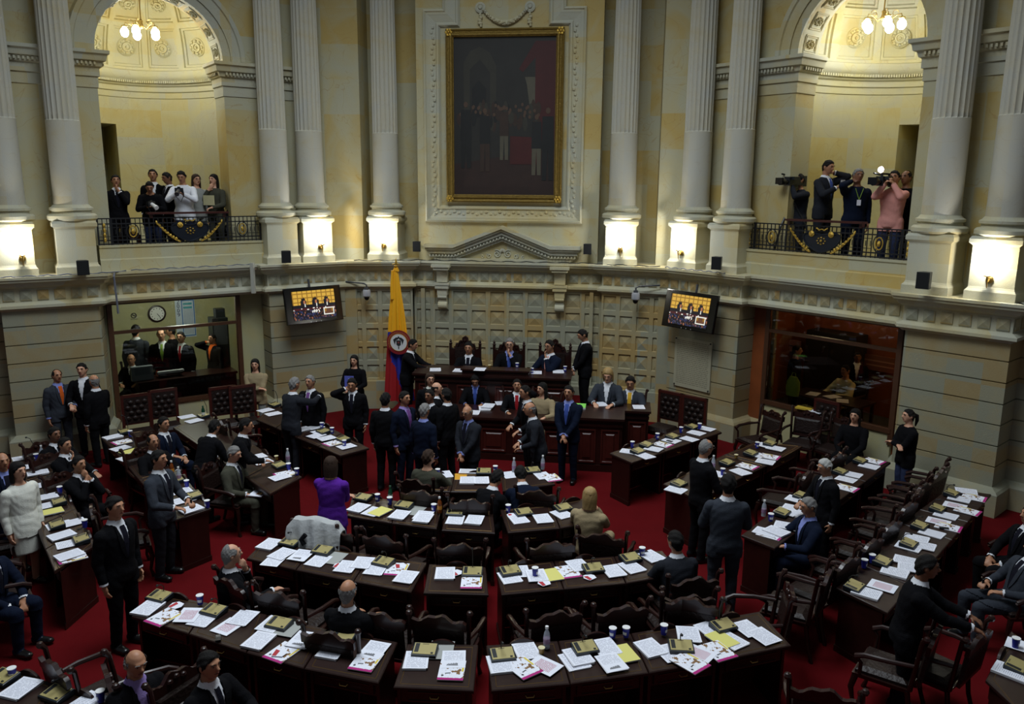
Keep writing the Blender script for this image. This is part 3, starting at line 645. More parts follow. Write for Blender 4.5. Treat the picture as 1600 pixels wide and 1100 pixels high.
mb=MB(); mb.box((-4.98,15.80,3.1),(.07,.07,.62)); tag(mb.build('conduit',mat('conduit_white',srgb(168,168,158),.6)),'pale vertical duct at the corner left of the left television','duct')
# stone plaque under the right television
def plaque():
    A,B=Vector(TA),Vector(TB); d=(B-A).normalized(); n=Vector((-d.y,d.x)); a=A+n*.19; b=B+n*.19
    c=onplane(1082,569,a,b); t=empty('inscribed_plaque',c,math.atan2(d.y,d.x),'grey stone plaque with engraved lines below the right television','plaque')
    mb=MB(); mb.box((0,0,0),(.92,.03,1.05)); mb.build('slab',mat('plaque_stone',srgb(168,164,140),.5,var=.1,vscale=6),t)
    mb=MB(); random.seed(2)
    for k in range(24):
        x=-.40; z=.46-k*.039
        while x<.38:
            w=random.uniform(.02,.09); w=min(w,.4-x); mb.box((x+w/2,-.0155,z),(w,.002,.012)); x+=w+.015
    mb.build('engraved_lines',mat('engraving',srgb(122,118,98),.7),t)
    for x in(-.43,.43):
        for z in(-.49,.49): mb=MB(); mb.lathe([(.016,0),(.016,.015),(0,.02)],(x,-.015,z),10,Matrix.Rotation(math.pi/2,3,'X')); mb.build('bolt',IRON,t)
plaque()
# ------------------------------------------------------------------ flag on its pole
def flag():
    b=onplane(622,560,(0,16.55),(1,16.55)); top=onplane(620,406,(b.x,b.y),(b.x+1,b.y))
    t=empty('furled_flag',(b.x,b.y,0),0,'yellow, blue and red flag draped on a tall pole, left of the dais','flag')
    zt=top.z; mb=MB(); mb.tube([(0,0,0),(0,0,zt-.16)],.018,8); mb.build('pole',WOODRED,t)
    mb=MB(); mb.lathe([(.18,0),(.18,.04),(.05,.08),(.03,.14)],n=20); mb.build('stand',BRASS,t,smooth=True)
    mb=MB(); mb.lathe([(.02,zt-.18),(.05,zt-.13),(.02,zt-.11),(.03,zt-.07),(0,zt+.05)],n=12); mb.tube([(-.08,0,zt-.1),(0,0,zt-.07),(.08,0,zt-.11)],.012,6); mb.build('finial',GOLD,t,smooth=True)
    mats=[mat('flag_yellow',srgb(236,170,16),.6,sheen=.2),mat('flag_blue',srgb(30,44,150),.6),mat('flag_red',srgb(160,24,30),.6)]
    mb=MB(); NZ,NA=60,72; z0,z1=.45,zt-.22
    def rad(f,a): w=.055+.225*f**.85; return w*(1+.22*math.sin(a*9+f*2)*min(1,f*3)), w*.55*(1+.25*math.sin(a*9+f*2)*min(1,f*3))
    vs=[]
    for i in range(NZ+1):
        f=i/NZ
        for j in range(NA): a=2*math.pi*j/NA; rx,ry=rad(f,a); vs.append((rx*math.cos(a)-.02+.03*f,ry*math.sin(a),z1+(z0-z1)*f))
    for i in range(NZ):
        for j in range(NA):
            f=(i+.5)/NZ; x=math.cos(2*math.pi*(j+.5)/NA); k=f+.10*(-x)   # diagonal bands of the furled cloth
            mb.mi=0 if k<.55 else (1 if k<.80+.18*x else 2)
            mb.add([vs[i*NA+j],vs[(i+1)*NA+j],vs[(i+1)*NA+(j+1)%NA],vs[i*NA+(j+1)%NA]],[(0,3,2,1)])
    o=mb.build('cloth',mats,t,smooth=True)
    mb=MB(); mb.loft([[(-.07,-.03,zt-.22),(.06,-.05,zt-.24),(.06,.04,zt-.24),(-.07,.03,zt-.22)],[(-.02,-.02,zt-.12),(.02,-.02,zt-.12),(.02,.02,zt-.12),(-.02,.02,zt-.12)]])
    mb.tube([(-.07,-.05,zt-.22),(-.085,-.05,zt-.5),(-.08,-.05,zt-.82)],[.025,.035,.045],8); mb.build('folded_corner',mats[0],t,smooth=True)
    e=onplane(623,535,(b.x,b.y-.2),(b.x+1,b.y-.2)); ez=e.z; ex=e.x-b.x; X=Matrix.Rotation(math.pi/2,3,'X'); r=.26
    mb=MB(); mb.lathe([(r,0),(r,.012),(0,.014)],(ex,-.19,ez),36,X); eb=mb.build('emblem',mat('emblem_red',srgb(130,22,30),.6),t)
    mb=MB(); mb.lathe([(r*.68,.013),(r*.68,.018),(0,.019)],(ex,-.19,ez),36,X); mb.build('emblem_field',mat('emblem_white',srgb(214,214,214),.6),eb)
    mb=MB(); mb.tube([(ex+r*.7*math.cos(k*math.pi/18),-.207,ez+r*.7*math.sin(k*math.pi/18)) for k in range(37)],.006,5)
    for k in range(26): a=math.pi*(1.15-1.3*k/25); mb.box((ex+r*.84*math.cos(a),-.205,ez+r*.84*math.sin(a)),(.012,.004,.018))
    mb.build('lettering_ring',mat('emblem_gold',srgb(190,150,60),.5),eb)
    mb=MB()
    for s in(-1,1):
        mb.outline([(ex+s*u*r,ez+v*r) for u,v in((.0,.38),(.2,.42),(.45,.22),(.38,.0),(.3,-.2),(.26,.05),(.2,.2),(.05,.25))],-.212,-.208)
    mb.outline([(ex+u*r,ez+v*r) for u,v in((-.06,.5),(.06,.5),(.08,.34),(-.08,.34))],-.212,-.208); mb.outline([(ex+u*r,ez+v*r) for u,v in((-.2,.18),(.2,.18),(.18,-.2),(0,-.32),(-.18,-.2))],-.2115,-.2085)
    mb.outline([(ex+u*r,ez+v*r) for u,v in((-.05,-.34),(.05,-.34),(.03,-.55),(-.03,-.55))],-.212,-.208); mb.build('crest_figure',mat('crest_black',srgb(40,42,44),.6),eb)
    mb=MB(); mb.box((ex,-.214,ez+.0),(.03,.003,.03)); mb.build('crest_shield',mat('crest_red',srgb(150,60,60),.6),eb)
flag()
# ------------------------------------------------------------------ glazed rooms under the balconies
FRAMEW=mat('window_wood',srgb(74,46,28),.45,var=.2,vscale=12)
GLASS=bpy.data.materials.new('window_glass'); GLASS.use_nodes=True
_nt=GLASS.node_tree; _nt.nodes.clear(); _o=_nt.nodes.new('ShaderNodeOutputMaterial'); _m=_nt.nodes.new('ShaderNodeMixShader'); _t=_nt.nodes.new('ShaderNodeBsdfTransparent'); _g=_nt.nodes.new('ShaderNodeBsdfGlossy'); _f=_nt.nodes.new('ShaderNodeFresnel')
_g.inputs['Roughness'].default_value=.02; _t.inputs[0].default_value=(.85,.88,.86,1); _f.inputs[0].default_value=1.45
_nt.links.new(_f.outputs[0],_m.inputs[0]); _nt.links.new(_t.outputs[0],_m.inputs[1]); _nt.links.new(_g.outputs[0],_m.inputs[2]); _nt.links.new(_m.outputs[0],_o.inputs[0])
PLASTER=stone('booth_plaster',srgb(176,172,132),srgb(182,170,118),srgb(168,166,138),(3,3,3),.1,.2); ORANGE=mat('orange_panelling',srgb(128,66,30),.5,var=.35,vscale=3)
def booth(fr,nm,win,wallm,T0,T1,sillz,tz,back):
    P=fr.P; O=.62
    def Q(mb,pts): mb.add([P(*p) for p in pts],[(0,1,2,3)])
    mb=MB(); Q(mb,[(-1.2,back,.1),(4.2,back,.1),(4.2,back,3.2),(-1.2,back,3.2)]); st(mb.build('wall_%s_booth_back'%nm,wallm))
    mb=MB(); Q(mb,[(-1.2,O+.3,.1),(-1.2,back,.1),(-1.2,back,3.2),(-1.2,O+.3,3.2)]); Q(mb,[(4.2,O+.3,.1),(4.2,back,.1),(4.2,back,3.2),(4.2,O+.3,3.2)]); Q(mb,[(-1.2,O+.05,2.72),(T0,O+.05,2.72),(T0,O+.05,0),(-1.2,O+.05,0)]); Q(mb,[(T1,O+.05,2.72),(4.2,O+.05,2.72),(4.2,O+.05,0),(T1,O+.05,0)]); st(mb.build('wall_%s_booth_side'%nm,wallm))
    mb=MB(); Q(mb,[(-1.3,O-.27,3.0),(4.3,O-.27,3.0),(4.3,back+.1,3.0),(-1.3,back+.1,3.0)]); Q(mb,[(-.4,.33,2.735),(3.0,.33,2.735),(3.0,O+.1,2.735),(-.4,O+.1,2.735)]); st(mb.build('ceiling_%s_booth'%nm,PLASTER))
    mb=MB(); mb.prism([P(-1.2,O+.1,0)[:2],P(4.2,O+.1,0)[:2],P(4.2,back,0)[:2],P(-1.2,back,0)[:2]],.0,.2); st(mb.build('floor_%s_booth'%nm,DARKGREY))
    t=empty('window_%d'%win,P((T0+T1)/2,O,sillz),fr.ang()); t['kind']='structure'; hw=(T1-T0)/2; sg=-1 if fr.mir else 1; H=2.73-sillz
    mb=MB(); 
    for x in(-hw,hw): mb.box((x,0,H/2-.1),(.09,.10,H+.3))
    mb.box((0,0,0),(2*hw,.12,.08)); mb.box((0,0,H-.03),(2*hw,.1,.06)); mb.box((0,0,tz-sillz),(2*hw,.08,.06)); mb.build('window_frame',FRAMEW,t)
    mb=MB(); mb.box((0,0,H/2),(2*hw-.09,.012,H-.06)); mb.build('glass_pane',GLASS,t)
    mb=MB(); mb.prism([P(T0,O-.02,0)[:2],P(T1,O-.02,0)[:2],P(T1,O+.1,0)[:2],P(T0,O+.1,0)[:2]],0,sillz-.03); st(mb.build('wall_%s_booth_sill'%nm,PLASTER))
PLp=lambda fr,o:(fr.P(0,o,0),fr.P(1,o,0))
zl=onplane(300,622,*PLp(FRl,.62)).z; ztl=onplane(280,511,*PLp(FRl,.62)).z; zr=onplane(1260,642,*PLp(FRr,.62)).z; ztr=onplane(1290,530,*PLp(FRr,.62)).z
tt=lambda fr,px,py,o:(lambda p:(Vector(((-p.x if fr.mir else p.x),p.y))-fr.A).dot(fr.d))(onplane(px,py,*PLp(fr,o)))
booth(FRl,'left',1,PLASTER,tt(FRl,376,560,.62),tt(FRl,186,560,.62)+.1,zl,ztl,3.4)
booth(FRr,'right',2,ORANGE,tt(FRr,1196,580,.62),tt(FRr,1392,600,.62)+.1,zr,ztr,3.6)
def booth_fill(fr,t_,o,z,pw,col,r=.25): p=point('booth_ceiling_lamp',fr.P(t_,o,z),pw,col,r)  # unseen point lights added to brighten the rooms behind the windows
booth_fill(FRl,1.2,1.3,2.6,62,(.95,.97,.85)); booth_fill(FRr,3.0,2.9,2.6,26,(1,.6,.25)); booth_fill(FRr,.3,2.4,2.6,9,(1,.7,.4))
def onwall(fr,px,py,o): return onplane(px,py,*PLp(fr,o))
Rx=Matrix.Rotation(math.pi/2,3,'X'); BKL=3.39
# clock
c=onwall(FRl,245,490,BKL); t=empty('wall_clock',c,FRl.ang(),'round wall clock with dark rim behind the left window','clock')
mb=MB(); mb.lathe([(.20,0),(.20,.03),(.165,.04),(.155,.02)],n=36,M=Rx); mb.build('rim',mat('clock_rim',srgb(40,24,22),.4),t,smooth=True); mb=MB(); mb.lathe([(.158,.026),(0,.028)],n=36,M=Rx); mb.build('dial',WHITE,t)
mb=MB()
for k in range(12): a=k*math.pi/6; mb.ball((.125*math.sin(a),-.03,.125*math.cos(a)),(.011,.004,.014),6)
mb.build('numerals',IRON,t)
for L_,w,a in((.08,.014,math.radians(142)),(.12,.010,math.radians(145))): mb=MB(); mb.tube([(0,-.032,0),(L_*math.sin(a),-.032,L_*math.cos(a))],w/2,5); mb.build('hand',IRON,t)
# calendar poster 2009, partly behind the frame head
c=onwall(FRl,290,497,BKL); t=empty('wall_calendar',c,FRl.ang(),'tall white and blue calendar poster right of the clock','poster'); 
mb=MB(); mb.box((0,-.005,0),(.44,.01,.92)); mb.build('sheet',mat('poster_white',srgb(196,208,226),.7),t)
mb=MB()
for x in(-.07,.20): mb.box((x,-.011,0),(.02,.004,.86))
for z in(-.42,.42): mb.box((.065,-.011,z),(.29,.004,.02))
mb.build('blue_border',mat('poster_blue',srgb(50,110,180),.7),t)
mb=MB()
for r_ in range(2): mb.box((.06,-.011,.34-r_*.09),(.2,.004,.05))
mb.build('teal_block',mat('poster_teal',srgb(70,160,175),.7),t)
mb=MB(); random.seed(4)
for r_ in range(22): 
    for q in range(6): mb.box((-.02+q*.035,-.011,.20-r_*.027),(.018,.003,.010))
mb.build('date_rows',mat('poster_ink',srgb(110,110,140),.7),t)
def text(s_,size,loc,rot,m,parent,name):
    cu=bpy.data.curves.new(name,'FONT'); cu.body=s_; cu.size=size; cu.align_x='CENTER'; cu.align_y='CENTER'; cu.extrude=.002
    o=bpy.data.objects.new('t',cu); COL.objects.link(o); bpy.context.view_layer.update(); me=bpy.data.meshes.new_from_object(o.evaluated_get(bpy.context.evaluated_depsgraph_get())); bpy.data.objects.remove(o)
    me.materials.clear(); me.materials.append(m); o=bpy.data.objects.new(name,me); COL.objects.link(o); o.parent=parent; o.location=loc; o.rotation_euler=rot; return o
for k,ch in enumerate('2009'): text(ch,.13,(-.15,-.013,.40-k*.105),(math.pi/2,0,0),mat('poster_navy',srgb(30,40,80),.7),t,'numeral')
c=onwall(FRl,209,493,BKL); t=empty('no_smoking_sign',c,FRl.ang(),'small round no-smoking sign left of the clock','sign')
mb=MB(); mb.tube([(.055*math.cos(k*.35),-.006,.055*math.sin(k*.35)) for k in range(19)],.008,6); mb.tube([(-.04,-.008,.04),(.04,-.008,-.04)],.007,5); mb.build('barred_ring',IRON,t)
mb=MB(); mb.box((0,-.006,.0),(.07,.004,.014)); mb.tube([(.03,-.006,.01),(.035,-.006,.03)],.004,4); mb.build('cigarette',IRON,t)
text('NO FUMAR',.03,(0,-.006,-.085),(math.pi/2,0,0),IRON,t,'caption')
# desk, monitors and mixing desk behind the left window
def thing_box(name,lab,cat,fr,px,py,o,dim,m,zf=None,rz=0,part='casing',kids=()):
    c=onwall(fr,px,py,o); t=empty(name,c,fr.ang()+rz,lab,cat); mb=MB(); w,d,h=dim; r=.01
    mb.loft([[(-w/2+q,-d/2+q,z),(w/2-q,-d/2+q,z),(w/2-q,d/2-q,z),(-w/2+q,d/2-q,z)] for q,z in((r,-h/2),(0,-h/2+r),(0,h/2-r),(r,h/2))]); mb.build(part,m,t)
    for (n_,cc,dd,mm) in kids: mb=MB(); mb.box(cc,dd); mb.build(n_,mm,t)
    return t
c=FRl.P(1.25,1.05,.2); t=empty('control_desk',c,FRl.ang(),'dark control desk just inside the clock window','desk'); mb=MB(); mb.box((0,0,.80),(2.0,.6,.05)); mb.build('desk_top',WOOD,t)
for x in(-.95,.95): mb=MB(); mb.box((x,0,.39),(.05,.55,.78)); mb.build('leg',WOOD,t)
mb=MB(); mb.box((0,-.25,.45),(1.95,.03,.66)); mb.build('front_board',WOOD,t)
GRYM=mat('monitor_grey',srgb(112,120,130),.5)
thing_box('computer_monitor','grey computer monitor at the left end of the clock window','monitor',FRl,222,583,.95,(.42,.10,.30),GRYM,kids=(('stand',(0,.02,-.2),(.1,.1,.14),GRYM),('back_vent',(0,-.052,.05),(.3,.006,.15),mat('vent_grey',srgb(90,98,108),.5))))
thing_box('laptop_computer','pale laptop lid tilted in the middle of the clock window','laptop',FRl,267,580,.95,(.52,.06,.05),mat('pale_plastic',srgb(186,190,196),.4),kids=(('keyboard',(0,.12,-.06),(.48,.2,.03),BLACK),))
thing_box('mixing_console','long black mixing console behind the right of the clock window','audio console',FRl,328,588,.95,(1.0,.35,.16),BLACK,kids=tuple(('fader_row',(-.4+.1*k,-.18,.02),(.06,.006,.08),mat('fader_grey',srgb(60,64,72),.5)) for k in range(9)))
thing_box('small_laptop','open silver laptop beside the grey monitor','laptop',FRl,236,607,.85,(.26,.03,.20),mat('silver',srgb(150,156,160),.4),rz=.3,kids=(('base',(0,-.1,-.1),(.26,.2,.02),BLACK),))
thing_box('loudspeaker_tower','tall black speaker standing behind the right of the clock window','speaker',FRl,343,540,1.7,(.34,.35,1.3),BLACK,kids=(('grille',(0,-.18,.3),(.28,.01,.5),DARKGREY),('top_box',(.04,0,.74),(.2,.2,.2),BLACK)))
# right-hand room
thing_box('dark_cupboard','tall dark cupboard against the orange wall behind the right window','cupboard',FRr,1302,585,3.3,(1.15,.5,1.9),mat('cupboard_dark',srgb(20,16,15),.6),kids=(('door',(-.28,-.255,0),(.5,.01,1.7),mat('cupboard_door',srgb(26,20,18),.6)),('door',(.28,-.255,0),(.5,.01,1.7),MATS['cupboard_door'])))
thing_box('pink_notice','pinkish notice on the wall behind the dark window, left side','notice',FRr,1236,540,3.45,(.5,.02,.28),mat('notice_pink',srgb(170,120,120),.7),rz=.0,kids=(('printed_lines',(0,-.012,0),(.4,.004,.03),DARKGREY),))
thing_box('pale_poster','streaked pale poster at the right behind the dark window','poster',FRr,1372,568,3.5,(.9,.02,.34),mat('poster_rust',srgb(120,70,50),.7),kids=(('streak',(0,-.012,.05),(.7,.004,.03),mat('streak_pale',srgb(170,120,100),.7)),('streak',(0.05,-.012,-.05),(.6,.004,.03),MATS['streak_pale'])))
c=onwall(FRr,1300,600,1.5); t=empty('meeting_table',(c.x,c.y,.2),FRr.ang(),'dark table with papers inside the room behind the right window','table'); mb=MB(); mb.box((0,0,.74),(1.5,.7,.04)); mb.build('table_top',WOOD,t)
for x in(-.7,.7):
    for y in(-.3,.3): mb=MB(); mb.box((x,y,.36),(.05,.05,.72)); mb.build('leg',WOOD,t)
for k,(x,y,a) in enumerate(((-.35,-.05,.2),(.0,.05,-.3),(.3,-.1,.5))):
    mb=MB(); mb.box((0,0,0),(.22,.3,.004)); o=mb.build('loose_paper',EDGE if 'EDGE' in globals() else PAPER); v=Matrix.Rotation(FRr.ang(),3,'Z')@Vector((x,y,0)); o.location=(c.x+v.x,c.y+v.y,.963); o.rotation_euler=(0,0,FRr.ang()+a); tag(o,('leftmost','middle','rightmost')[k]+' loose paper on the table behind the dark window','paper','papers in the right-hand room')
c=onwall(FRr,1239,604,.95); t=empty('green_bag',c,FRr.ang(),'yellow-green bag standing at the left inside the dark window','bag'); mb=MB(); mb.loft([[(w*math.cos(a*math.pi/6),d*math.sin(a*math.pi/6),z) for a in range(12)] for w,d,z in((.13,.08,-.18),(.15,.09,-.05),(.14,.08,.1),(.08,.03,.2))]); mb.build('sack',mat('bag_green',srgb(130,160,50),.6,bump=.5,bscale=20),t,smooth=True)
mb=MB(); mb.tube([(-.05,0,.2),(-.03,0,.28),(.03,0,.28),(.05,0,.2)],.008,5); mb.build('handle',MATS['bag_green'],t)
c=onwall(FRr,1258,622,.56); mb=MB(); mb.box((0,0,0),(.3,.16,.03)); o=mb.build('yellow_papers',mat('papers_yellow',srgb(196,166,50),.7)); o.location=(c.x,c.y,zr+.06); o.rotation_euler=(0,0,FRr.ang()+.2); tag(o,'yellow papers on the sill of the dark window','papers')
c=onwall(FRr,1276,625,.56); mb=MB(); mb.box((0,0,0),(.28,.16,.015)); o=mb.build('white_papers',PAPER); o.location=(c.x,c.y,zr+.05); o.rotation_euler=(0,0,FRr.ang()-.1); tag(o,'white papers on the sill of the dark window beside yellow ones','papers')
# ------------------------------------------------------------------ furniture prototypes
def armchair(label,group=None):
    t=empty('carved_armchair',(0,0,0),0,label,'chair',group); B=lambda n,mb,m,sm=False: mb.build(n,m,t,smooth=sm)
    mb=MB(); mb.loft([[(-.27,-.26,.40),(.27,-.26,.40),(.25,.24,.40),(-.25,.24,.40)],[(-.28,-.27,.44),(.28,-.27,.44),(.26,.25,.44),(-.26,.25,.44)]]); B('seat_rail',mb,WOOD)
    mb=MB(); mb.loft([[(-.25,-.25,.44),(.25,-.25,.44),(.23,.21,.44),(-.23,.21,.44)],[(-.25,-.25,.47),(.25,-.25,.47),(.23,.21,.47),(-.23,.21,.47)],[(-.19,-.18,.50),(.19,-.18,.50),(.18,.16,.50),(-.18,.16,.50)]]); B('seat',mb,LEATHER)
    def yb(z): return .24+.13*(z-.44)
    for s in(-1,1):
        mb=MB(); mb.tube([(s*.25,yb(.44),.0+.44),(s*.27,yb(.7),.7),(s*.285,yb(.98),.98),(s*.30,yb(1.0)+.03,1.02)],[.025,.022,.022,.03],8); mb.ball((s*.30,yb(1.0)+.03,1.02),.034,8); B('back_stile',mb,WOOD,True)
        mb=MB(); mb.tube([(s*.26,.27,.70),(s*.31,.05,.695),(s*.32,-.16,.68),(s*.31,-.24,.64)],[.02,.024,.026,.03],8); mb.tube([(s*.31,-.24,.64),(s*.30,-.19,.58),(s*.28,-.20,.46)],[.02,.018,.02],8); B('arm',mb,WOOD,True)
        mb=MB(); mb.tube([(s*.25,-.24,.42),(s*.27,-.27,.28),(s*.25,-.24,.10),(s*.26,-.27,.0)],[.032,.028,.018,.026],8); B('leg',mb,WOOD,True)
        mb=MB(); mb.tube([(s*.24,.22,.42),(s*.24,.25,.2),(s*.25,.31,.0)],[.026,.022,.022],8); B('leg',mb,WOOD,True)
    Mx=Matrix.Rotation(-.13,3,'X')
    pts=[(-.27,.88)]+[(-.27+.54*i/16,.955+.03*math.sin(math.pi*i/16)+.045*math.exp(-((i-8)/2.6)**2)+.018*math.sin(i*math.pi/2.5)) for i in range(17)]+[(.27,.88)]
    mb=MB(); mb.outline(pts,.22,.26,Matrix.Rotation(-.13,3,'X')); 
    for i in range(3): mb.ball(Mx@Vector(((i-1)*.07,.215,.955+.02*(i==1))),(.03,.02,.03),8)
    B('crest_rail',mb,WOOD)
    mb=MB(); mb.box((0,0,0),(.5,.035,.05),M=None); mb.v=[tuple(Mx@Vector((v[0],v[1]+.24,v[2]+.56))) for v in mb.v]; B('lower_rail',mb,WOOD)
    mb=MB(); mb.loft([[tuple(Mx@Vector((x*w,.24+d,z))) for x,z in((-1,.585+e),(1,.585+e),(1,.885-e),(-1,.885-e))] for w,d,e in((.24,.02,0),(.24,-.015,0),(.19,-.035,.04))]); B('backrest',mb,LEATHER)
    return t
def placed(proto,used,loc,rz,label,group=None):
    if not used: o=proto; used.append(1)
    else: o=copy_tree(proto)
    o.location=loc; o.rotation_euler=(0,0,rz); o['label']=label
    if group: o['group']=group
    return o
CH=armchair('chair'); CHU=[]
def chair(x,y,rz,label,z=0,sc=1): o=placed(CH,CHU,(x,y,z),rz,label,'carved armchairs at the desks'); o.scale=(sc,sc,sc); return o
# ------------------------------------------------------------------ desks: each unit from the four corners of its top
DESKS=[]
NTH=['first','second','third','fourth','fifth','sixth','seventh','eighth','ninth','tenth']
def desk_unit(n0,n1,f0,f1,label,row,idx,TZ=.75,crest=True):
    c=(n0+n1+f0+f1)/4; u=((n1-n0)+(f1-f0)).normalized(); a=math.atan2(u.y,u.x); c.z=0
    t=empty('chamber_desk',c,a,label,'desk','members\' desks in rows')
    R=Matrix.Rotation(-a,3,'Z'); q=[R@(Vector((p.x,p.y,0))-c) for p in(n0,n1,f1,f0)]; g=.988
    P=[(v.x*g,v.y) for v in q]
    def ins(k,b=0): return [(P[0][0]+k,P[0][1]+k+b),(P[1][0]-k,P[1][1]+k+b),(P[2][0]-k,P[2][1]-k),(P[3][0]+k,P[3][1]-k)]
    sq=lambda L_,z:[(x,y,z) for x,y in L_]
    mb=MB(); mb.loft([sq(ins(.012),TZ-.04),sq(ins(0),TZ-.032),sq(ins(0),TZ-.008),sq(ins(.008),TZ)]); mb.build('desk_top',WOODTOP,t)
    if crest:
        mb=MB(); I=ins(.05)
        for i in range(4):
            p0,p1=I[i],I[(i+1)%4]; mb.tube([(p0[0],p0[1],TZ),(p1[0],p1[1],TZ)],.0035,4)
        mb.build('brass_inlay',mat('dull_brass',srgb(110,84,44),.4,metal=.6),t)
    mb=MB(); mb.prism(ins(.03,.04),TZ-.19,TZ-.04); mb.build('apron',WOOD,t)
    I=ins(.03,.02); w0=I[1][0]-I[0][0]; ny=(I[0][1]+I[1][1])/2; sl=math.atan2(I[1][1]-I[0][1],w0)
    mb=MB(); mb.box(((I[0][0]+I[1][0])/2,ny+.012,TZ-.115),(w0*.86,.025,.115),sl); dr=mb.build('drawer',WOOD,t)
    mb=MB(); mb.box(((I[0][0]+I[1][0])/2,ny-.006,TZ-.075),(w0*.72,.012,.010),sl); mb.box(((I[0][0]+I[1][0])/2,ny-.006,TZ-.16),(w0*.72,.012,.010),sl); mb.build('drawer_moulding',WOODRED,dr)
    mb=MB(); mb.tube([((I[0][0]+I[1][0])/2-.04,ny-.005,TZ-.11),((I[0][0]+I[1][0])/2-.03,ny-.025,TZ-.12),((I[0][0]+I[1][0])/2+.03,ny-.025,TZ-.12),((I[0][0]+I[1][0])/2+.04,ny-.005,TZ-.11)],.005,6); mb.build('drawer_handle',BRASS,dr,smooth=True)
    for k in(0,1):
        A_,B_=(P[0],P[3]) if k==0 else (P[1],P[2]); s=1 if k==0 else -1; e=.02*s
        mb=MB(); mb.prism([(A_[0]+e,A_[1]+.06),(A_[0]+e+.03*s,A_[1]+.06),(B_[0]+e+.03*s,B_[1]-.04),(B_[0]+e,B_[1]-.04)],.06,TZ-.04)
        mb.prism([(A_[0]+e-.01*s,A_[1]+.05),(A_[0]+e+.04*s,A_[1]+.05),(B_[0]+e+.04*s,B_[1]-.03),(B_[0]+e-.01*s,B_[1]-.03)],0,.07); mb.build('side_panel',WOOD,t)
    mb=MB(); I=ins(.045); mb.prism([(I[3][0],I[3][1]-.0),(I[2][0],I[2][1]-.0),(I[2][0],I[2][1]-.03),(I[3][0],I[3][1]-.03)],.02,TZ-.19)
    for zz in(.12,.50): mb.prism([(I[3][0]+.06,I[3][1]+.012),(I[2][0]-.06,I[2][1]+.012),(I[2][0]-.06,I[2][1]),(I[3][0]+.06,I[3][1])],zz,zz+.02)
    mb.build('modesty_panel',WOODRED,t)
    if crest:
        mb=MB(); cx=(P[2][0]+P[3][0])/2; yy=(P[2][1]+P[3][1])/2-.02; n=14
        pts=[(cx-.12,TZ-.005)]+[(cx-.12+.24*i/n,TZ+.012+.05*math.sin(math.pi*i/n)**.7) for i in range(n+1)]+[(cx+.12,TZ-.005)]
        mb.outline(pts,yy-.012,yy+.012); mb.build('carved_crest',WOOD,t)
    D=dict(c=c,a=a,row=row,idx=idx,k=0,tz=TZ,name=label); DESKS.append(D); return D
ROWS=[
 ('front row',[((205,962),(237,925)),((295,990),(327,942)),((385,1019),(418,960)),((475,1044),(513,983)),((592,1067),(622,1003)),None,((614,1073),(636,1006)),((741,1079),(748,1007)),None,((767,1079),(759,1008)),((891,1068),(872,1001)),((1014,1051),(986,989)),((1128,1031),(1087,973)),((1237,1008),(1187,955))],'the front row',[],1),
 ('second row',[((385,872),(418,838)),((462,890),(492,853)),((552,908),(580,866)),((643,925),(667,879)),None,((661,926),(670,881)),((764,929),(759,886)),None,((783,929),(773,886)),((881,920),(865,876)),((978,911),(960,869)),((1066,896),(1035,860))],'the second centre row',[0,2,7],1),
 ('third row',[((542,806),(551,771)),((612,817),(622,783)),((683,826),(690,791)),None,((690,828),(697,794)),((774,833),(770,797)),None,((793,832),(781,796)),((875,825),(861,789)),((947,812),(925,776))],'the third centre row',[4],1),
 ('fourth row',[((640,765),(654,740)),((704,768),(711,740)),((777,768),(775,741)),None,((785,767),(782,740)),((868,756),(853,737))],'the short row by the dais',[0,2],1),
 ('right inner',[((987,723),(952,708)),((1040,705),(1003,690)),((1087,689),(1050,674)),((1128,675),(1095,660))],'the innermost right row',[0,1,2],1),
 ('right second',[((1092,782),(1036,756)),((1146,752),(1088,731)),((1198,727),(1132,710)),((1254,697),(1182,689))],'the second right row',[0],1),
 ('right third',[((1210,857),(1158,836)),((1262,818),(1208,798)),((1312,781),(1262,762)),((1352,752),(1303,737)),((1392,722),(1345,712))],'the third right row',[0,1],1),
 ('right outer',[((1387,958),(1306,918)),((1424,916),(1344,881)),((1458,877),(1379,846)),((1487,843),(1409,818)),((1512,815),(1437,796)),((1532,791),(1461,779)),((1549,772),(1482,763))],'the outermost right row',[0,1,2,3,4,5],1),
 ('right corner',[((1600,1120),(1540,1062)),((1650,1050),(1580,985))],'the bottom right corner',[0],0),
 ('left inner',[((400,655),(428,632)),((432,668),(462,645)),((464,683),(492,656)),((498,697),(534,677)),((532,712),(577,700))],'the innermost left row',[1,2,3],1),
 ('left second',[((270,668),(322,645)),((308,694),(360,670)),((346,720),(398,695)),((384,746),(435,720)),((422,772),(472,745))],'the second left row',[0,1,2,3],1),
 ('left third',[((160,685),(222,672)),((190,717),(250,703)),((218,750),(278,733)),((246,782),(304,763)),((273,813),(330,794))],'the third left row',[0,1,2],1),
 ('left outer',[((15,722),(72,708)),((29,756),(88,737)),((43,790),(104,766)),((57,824),(119,795)),((71,858),(134,822)),((85,893),(150,850))],'the outermost left row',[],1),
 ('left corner',[((-60,1130),(10,1040)),((30,1160),(90,1070)),((110,1180),(175,1100))],'the bottom left corner',[0,1],1)]
